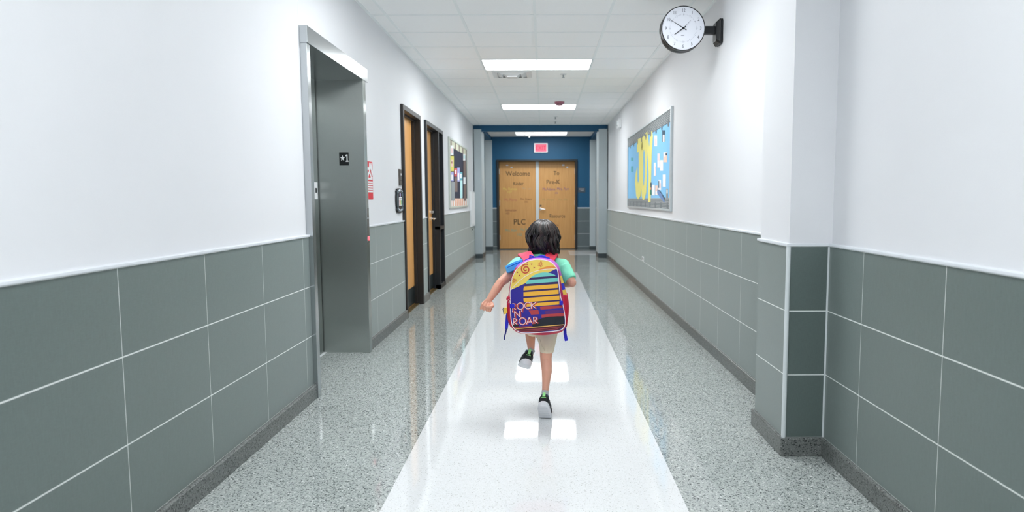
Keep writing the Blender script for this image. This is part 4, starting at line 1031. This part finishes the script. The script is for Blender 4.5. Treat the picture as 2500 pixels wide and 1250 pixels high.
# buckles, zipper pull charm, straps, handle
for px, py, hw, hh in ((1250.3, 747, 5.6, 5.4), (1370, 739.6, 4.2, 5.6)):
    q = [(px - hw, py - hh), (px + hw, py - hh * .9), (px + hw, py + hh), (px - hw, py + hh * .9)]
    MB().loft([[P(x, y, .002) for x, y in q], [P(x, y, .012) for x, y in q], [P(px + (x - px) * .7, py + (y - py) * .7, .015) for x, y in q]]).build('buckle', BLUE, bp_, bevel=.0015)
mb = MB()
for k_ in range(6): mb.ell(wy(1242 + rnd.uniform(-3, 3), 733 + rnd.uniform(-6, 6), 3.53), (.007, .006, .009), 0, 2)
mb.build('zipper_charm', REDP, bp_, smooth=180)
MB().tube([wy(x, y, 3.522) for x, y in ((1241.5, 739.5), (1244.5, 738), (1244.8, 733.5), (1241, 731.5), (1238.5, 734))], .0012, 6).build('zipper_ring', PIPE, bp_, smooth=180)
q = [(1229, 752), (1237.5, 750.5), (1239, 763), (1235, 766.5), (1230.5, 767.5)]
o = MB().prism([wy(x, y, 3.535) for x, y in q], (0, .014, 0)).build('key_charm', YELF, bp_, bevel=.002)
MB().tube([wy(x, y, 3.534) for x, y in ((1230, 750.5), (1227.6, 755), (1229, 761), (1230.2, 768))], .0018, 6).build('charm_edge', M['black'], o, smooth=180)
MB().ribbon([wy(1241, 752, 3.60), wy(1238.5, 772, 3.585), wy(1237.5, 790, 3.575), wy(1236.5, 804, 3.57)], Vector((1, -.25, 0)), [.013, .016, .017, .013], .003).build('lower_strap', BLUE, bp_, smooth=40)
MB().ribbon([wy(1236.5, 802, 3.57), wy(1234.5, 812, 3.565), wy(1232, 821, 3.56), wy(1231, 829, 3.56)], Vector((.35, -1, 0)), [.012, .012, .011, .010], .004).build('strap_tail', mat('navy_webbing', (22, 24, 120), .6), bp_, smooth=40)
MB().ribbon([wy(1380.5, 780, 3.60), wy(1379, 800, 3.585), wy(1379.5, 816, 3.575), wy(1383, 832, 3.57)], Vector((1, -.2, 0)), [.012, .015, .017, .018], .003).build('lower_strap', BLUE, bp_, smooth=40)
STR = mat('coral_strap', (236, 82, 112), .7, noise=.06, scale=60); STR2 = mat('red_strap', (226, 50, 76), .7, noise=.08, scale=60)
MB().ribbon([wy(1301, 650, 3.69), wy(1293, 634, 3.715), wy(1284, 621, 3.77), wy(1278, 618.5, 3.82), wy(1278, 628, 3.89), wy(1283, 690, 3.89), wy(1272, 740, 3.84), wy(1262, 765, 3.72), wy(1258, 770, 3.64)], [Vector((1, 0, .55))] * 3 + [Vector((1, 0, .3))] * 6, [.058, .064, .066, .066, .062, .058, .05, .03, .02], .010).build('shoulder_strap', STR, bp_, smooth=40, bevel=.003)
MB().ribbon([wy(1335, 650, 3.69), wy(1340, 634, 3.715), wy(1346, 622, 3.77), wy(1349, 618.5, 3.82), wy(1350, 628, 3.89), wy(1352, 690, 3.89), wy(1364, 740, 3.84), wy(1374, 765, 3.72), wy(1376, 770, 3.64)], [Vector((1, 0, -.35))] * 3 + [Vector((1, 0, -.2))] * 6, [.056, .060, .062, .062, .060, .056, .05, .03, .02], .010).build('shoulder_strap', STR2, bp_, smooth=40, bevel=.003)
mb = MB()
mb.ribbon([wy(1274, 643, 3.655), wy(1287, 635.5, 3.655), wy(1301, 630.5, 3.66), wy(1322, 628, 3.665), wy(1342, 631.5, 3.66)], Vector((0, .4, 1)), [.012, .015, .016, .014, .010], .006)
mb.build('webbing', BLUE, bp_, smooth=40)
MB().tube([wy(1293, 636, 3.665), wy(1294, 624, 3.672), wy(1302, 626.5, 3.676), wy(1308, 632, 3.672), wy(1314, 627, 3.68), wy(1322, 624.5, 3.68), wy(1331, 626.5, 3.676), wy(1338, 632, 3.665)], [.004, .005, .005, .004, .005, .006, .005, .004], 8).build('handle', BLUE, bp_, smooth=180)
#KIDEND
# ------------------------------------------------------------------ render look
W = bpy.data.worlds.new('world'); S.world = W; W.use_nodes = True
W.node_tree.nodes['Background'].inputs[0].default_value = (.8, .85, .9, 1); W.node_tree.nodes['Background'].inputs[1].default_value = .0
S.view_settings.view_transform = 'Standard'; S.view_settings.look = 'None'; S.view_settings.gamma = 1
S.view_settings.exposure = 1.32
S.cycles.use_denoising = True
S.cycles.max_bounces = 10; S.cycles.diffuse_bounces = 6
